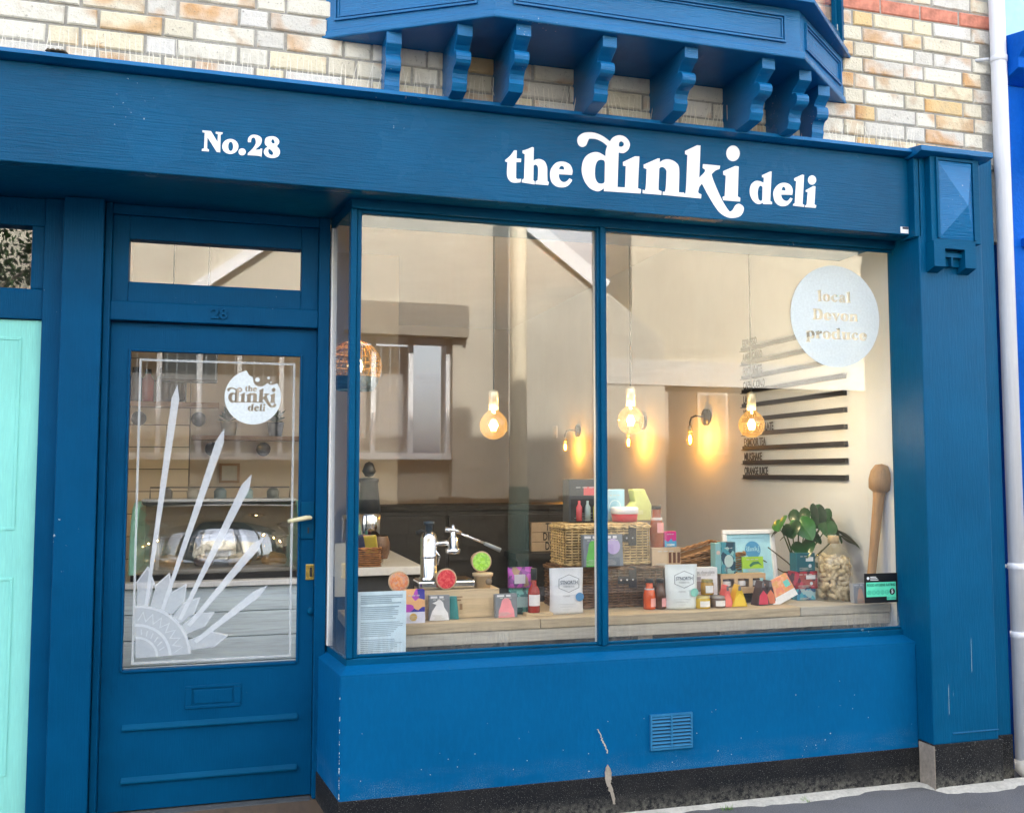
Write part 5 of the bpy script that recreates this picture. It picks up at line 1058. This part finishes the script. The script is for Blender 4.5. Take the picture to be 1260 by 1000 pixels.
t = thing('jar_gift_box', 'kraft gift box with three windows showing jars', 'gift box', (2.37, .40, TOP+.045)); kr = plain((.58,.4,.22), .7)
me = flat_mesh('box', [rect(-.12,0,.12,.092)] + [rect(x-.03,.03,x+.03,.07) for x in (-.08,0,.08)], .004); obj('box', me, kr, t); MB().box(-.12,.12,.06,.064,0,.092).build('box_back', kr, t); MB().box(-.12,.12,.003,.06,.088,.092).build('box_top', kr, t); MB().box(-.12,.12,.003,.06,0,.003).build('box_base', kr, t)
for i, x in enumerate((-.08,0,.08)): MB().lathe([(0,.004),(.026,.004),(.026,.06),(.022,.07),(0,.07)], 18, (x,.032,0)).build('jar', plain(((.05,.05,.08),(.25,.15,.1),(.06,.04,.03))[i], .2), t); MB().lathe([(.0266,.035),(.0266,.058)], 10, (x,.032,0), a0=R(220), a1=R(320)).build('jar_label', plain((.65,.65,.65), .6), t)
o = MB().box(-.125,.125,0,.1,0,.044).build('slatted_stand', M_dk); o.location = (2.37,.40,TOP); tag(o, 'dark low stand under the kraft jar gift box', 'stand')
carton('seaweed_card', 'lime green card with a dark fish drawing above the jar gift box', 'card', 2.452, .445, .118, .008, .075, (.35,.62,.04), TOP+.138, rx=-6, prints=[([[(-.02,.035),(.0,.05),(.03,.052),(.05,.03),(.03,.04),(.005,.036),(-.015,.024)]], (.03,.18,.1)), ([rect(-.059,0,.059,.018)], (.25,.55,.6))])
# picture frame leaning
t = thing('white_picture_frame', 'white framed pale blue print leaning behind the packets', 'picture', (2.50, .52, TOP), -2, None, -9); fw, fh = .285, .34
q = MB(); q.box(-fw/2,fw/2,0,.02,0,.022); q.box(-fw/2,fw/2,0,.02,fh-.022,fh); q.box(-fw/2,-fw/2+.022,0,.02,.022,fh-.022); q.box(fw/2-.022,fw/2,0,.02,.022,fh-.022); q.build('frame', M_white, t, bevel=.003); MB().box(-fw/2+.02,fw/2-.02,.012,.016,.02,fh-.02).build('print', plain((.4,.72,.82), .6), t)
lpz = [[(p[0], p[1]) for p in circle(.02,.24,.043,36)]]; s_ = .098
for k in ('dinki_di','dinki_nk','dinki_i','dinki_dot'): lpz += glyph_loops(k, (s_, .02-.038-1.3631*s_, s_, .235-2.69*s_))
decal('printed_logo', t, lpz, plain((.06,.3,.55)), .011)
for z, x0, x1 in ((.298,-.09,.09),(.18,-.05,.06)): MB().box(x0,x1,.0108,.0114,z,z+.003).build('printed_line', plain((.25,.5,.6)), t)
def tri_pack(lab, X, y, w, h, c, c2, rz=0):
    t = thing('triangular_carton', lab, 'carton', (X, y, TOP), rz, 'triangular cartons'); MB().prism([(-w/2,0),(w/2,0),(.004,h),(-.004,h)], 0, .05, 'y').build('box', plain(c, .45), t, bevel=.002); decal('printed_label', t, [[(-w*.36,.004),(w*.36,.004),(w*.3,h*.4),(0,h*.62),(-w*.3,h*.4)]], plain(c2, .45), -.0008); decal('printed_band', t, [[(-w*.1,h*.74),(w*.1,h*.74),(.006,h*.96),(-.006,h*.96)]], plain((.14,.14,.15)), -.0008); return t
tri_pack('coral red triangular carton beside the yellow one', 2.222, .285, .06, .1, (.75,.13,.12), (.85,.22,.18)); tri_pack('yellow triangular carton next to the coral one', 2.282, .28, .082, .1, (.7,.45,.02), (.85,.6,.05)); 
tri_pack('crimson and black triangular carton', 2.415, .295, .075, .112, (.05,.03,.035), (.65,.05,.1), 8); tri_pack('dark triangular carton with a fiery print', 2.462, .31, .075, .112, (.04,.03,.035), (.7,.2,.1), 8)
pat_o = m_pattern('coral_print', [(.85,.3,.12),(.85,.4,.2),(.8,.25,.15),(.75,.35,.1)], 70)
t = thing('orange_sleeve_box', 'coral orange printed flat box tilted among the packets', 'box', (2.545, .31, TOP+.014), 0, None, -12, -24); MB().box(-.07,.07,0,.018,0,.115).build('box', pat_o, t, bevel=.002); decal('printed_label', t, [rect(-.07,0,.07,.035)], plain((.8,.8,.78)), -.0007); decal('printed_patch', t, [rect(.03,.055,.06,.085)], plain((.15,.6,.5)), -.0007); decal('printed_patch', t, [rect(-.065,.045,-.04,.075)], plain((.2,.62,.5)), -.0007)
pat_r = m_pattern('berry_print', [(.3,.01,.03),(.5,.04,.08),(.1,.02,.04),(.35,.06,.05)], 50); pat_b = m_pattern('bluebell_print', [(.05,.3,.5),(.1,.45,.55),(.03,.12,.25),(.4,.6,.65)], 50)
for nm, lab, z, w_, h_, mm_ in (('blue','blue floral pouch at the bottom of the pouch stack',0,.105,.055,pat_b),('red','dark red berry print pouch in the middle of the pouch stack',.054,.13,.085,pat_r),('teal','deep teal pouch with white label on top of the pouch stack',.138,.105,.09,plain((.01,.13,.17), .4))):
    t = carton('snack_pouch', lab, 'pouch', 2.715, .40, w_, .06, h_, mm_, TOP+z, prints=[([rect(.0,h_*.55,w_*.4,h_*.78)], (.7,.75,.78)), ([circle(w_*.22,h_*.3,h_*.1,14)], (.6,.7,.75))][:(0 if nm == 'blue' else 2)])
# cork bottle
t = thing('glass_demijohn', 'big clear glass bottle filled with wine corks', 'bottle', (2.853, .37, TOP)); pr = [(0,0),(.086,0),(.09,.006),(.09,.19),(.084,.215),(.06,.24),(.036,.255),(.03,.27),(.03,.305),(.036,.31),(.036,.322),(.028,.324)]
MB().lathe(pr, 36).build('glass', M_jar, t); MB().lathe([(0,.275),(.026,.275),(.027,.312),(0,.314)], 16).build('stopper', plain((.6,.45,.28), .8), t)
q = MB(); rs = random.Random(21)
for i in range(190):
    for _ in range(8):
        a = rs.uniform(0,6.28); r_ = .072*math.sqrt(rs.uniform(.35,1)); z = rs.uniform(.012,.225)
        if z < .2 or r_ < .05: break
    d = Vector((rs.gauss(0,1), rs.gauss(0,1), rs.gauss(0,.7))).normalized(); c_ = Vector((r_*math.cos(a), r_*math.sin(a), z)); rad = Vector((math.cos(a), math.sin(a), 0)); d = (d - rad*d.dot(rad)*.85).normalized()
    q.tube([c_-d*.02, c_-d*.0195, c_+d*.0195, c_+d*.02], [.009,.0105,.0105,.009], 8)
o = q.build('wine_corks', plain((.62,.5,.33), .8, var=.25, scale=60)); o.location = (2.853,.37,TOP); tag(o, 'pale wine corks heaped inside the big glass bottle', 'corks', kind='stuff')
# monstera
def leaf_mesh(L, fold=.3):
    q = MB(); n = 18; vs = [(0, 0, 0), (0, L, -.2*L)]; K = 5
    for i in range(1, n):   # heart outline as polar fan about the stalk joint, right and left halves
        pass
    hw = [(.10,-.16),(.26,-.22),(.42,-.12),(.52,.08),(.52,.3),(.45,.52),(.32,.74),(.15,.92),(0,1.0)]
    q2 = []
    for sg in (-1, 1):
        b0 = len(q.v); pts = [(0,0,0)]
        mid = [(0, L*max(0, min(1, .02+.98*k/(len(hw)-1))), 0) for k in range(len(hw))]
        V = []
        for k, (x, y) in enumerate(hw):
            for t_ in (0, .33, .66, 1):
                X = sg*x*L*t_; Yv = mid[k][1]*(1-t_) + y*L*t_; V.append((X, Yv, fold*abs(X) - .55*X*X/L - .22*Yv*Yv/L + .012*L*math.sin(k*1.9)*t_))
        F = []
        for k in range(len(hw)-1):
            for j in range(3):
                f = (k*4+j, k*4+j+1, (k+1)*4+j+1, (k+1)*4+j); F.append(f if sg > 0 else f[::-1])
        q.add(V, F, True)
    return q
m_leaf, n, l, b = new_mat('monstera_leaf'); v = coords(n, l); tt = tex_noise(n, l, 14, 4, v); oi = n.new('ShaderNodeObjectInfo')
l.new(mixc(n, l, ramp(n, l, oi.outputs['Random'], [(0,(.008,.04,.016)),(.5,(.014,.075,.022)),(1,(.035,.15,.03))]).outputs[0], (.06,.2,.07), ramp(n, l, tt.outputs[0], [(.5,(0,0,0)),(.8,(.5,.5,.5))]).outputs[0]), b.inputs['Base Color']); b.inputs['Roughness'].default_value = .3
t = thing('monstera_plant', 'potted swiss cheese plant spreading glossy leaves behind the cork bottle', 'plant', (2.80, .60, TOP)); MB().lathe([(0,0),(.055,0),(.075,.11),(.07,.112),(.06,.03)], 20).build('pot', plain((.3,.3,.3), .6), t)
LV = [(-.155,-.09,.385,.085,-60,30,70),(-.05,-.10,.375,.11,-10,20,60),(-.05,-.12,.27,.105,-30,15,75),(.055,-.10,.44,.1,10,-10,35),(.10,-.08,.43,.095,-20,-25,20),(.14,-.09,.345,.1,30,-25,60),(.20,-.10,.30,.105,40,-30,75),(-.11,-.07,.31,.06,-80,40,80),(.0,-.02,.42,.1,-40,10,55),(.155,-.05,.385,.11,60,-20,45),(-.13,-.04,.34,.06,-120,25,60),(.02,-.1,.17,.06,20,0,80),(-.02,-.11,.33,.09,25,12,70),(.09,-.12,.37,.095,-15,-8,62),(-.1,-.1,.36,.09,-45,22,66)]
rs = random.Random(5)
for i,(x,y,z,L_,rz,ry,rx) in enumerate(LV):
    o = leaf_mesh(L_*1.08, .3).build('leaf', m_leaf, t); o.location = (x, y, z); o.rotation_euler = (R(rx-100), R(ry), R(rz+180)); 
    MB().tube([(rs.uniform(-.02,.02), rs.uniform(-.02,.02), .1), (x*.35, y*.3, z*.6), (x*.8, y*.75, z*.93), (x, y, z)], [.0045,.004,.003,.0025], 6).build('stem', plain((.05,.12,.03), .5), t)
for x, y, z in ((-.22,-.08,.17),(-.26,-.05,.12)): MB().tube([(0,0,.11),(x*.4,y*.5,z+.0),(x,y,z+.08)], .003, 5).build('aerial_root', plain((.06,.04,.02)), t)
# wooden club
t = thing('wooden_beater', 'long wooden beater with a bulbous head leaning in the window corner', 'beater', (2.975, .27, TOP), 0, None, 4, 5); MB().lathe([(0,0),(.018,0),(.019,.02),(.021,.25),(.026,.5),(.03,.53)], 18).build('shaft', wood((.5,.3,.14), 'beater_wood', (14,14,1.5)), t); MB().lathe([(.028,.528),(.05,.545),(.054,.59),(.048,.63),(.03,.66),(.0,.668)], 20).build('head', wood((.45,.27,.13), 'beater_head', (10,10,2)), t)
card_box('grey box with a peach shape beside the hygiene sticker', 2.905, .235, .075, .092, dome(.04,.07), (.8,.5,.36), (.4,.42,.45), grp='pale shaped box')
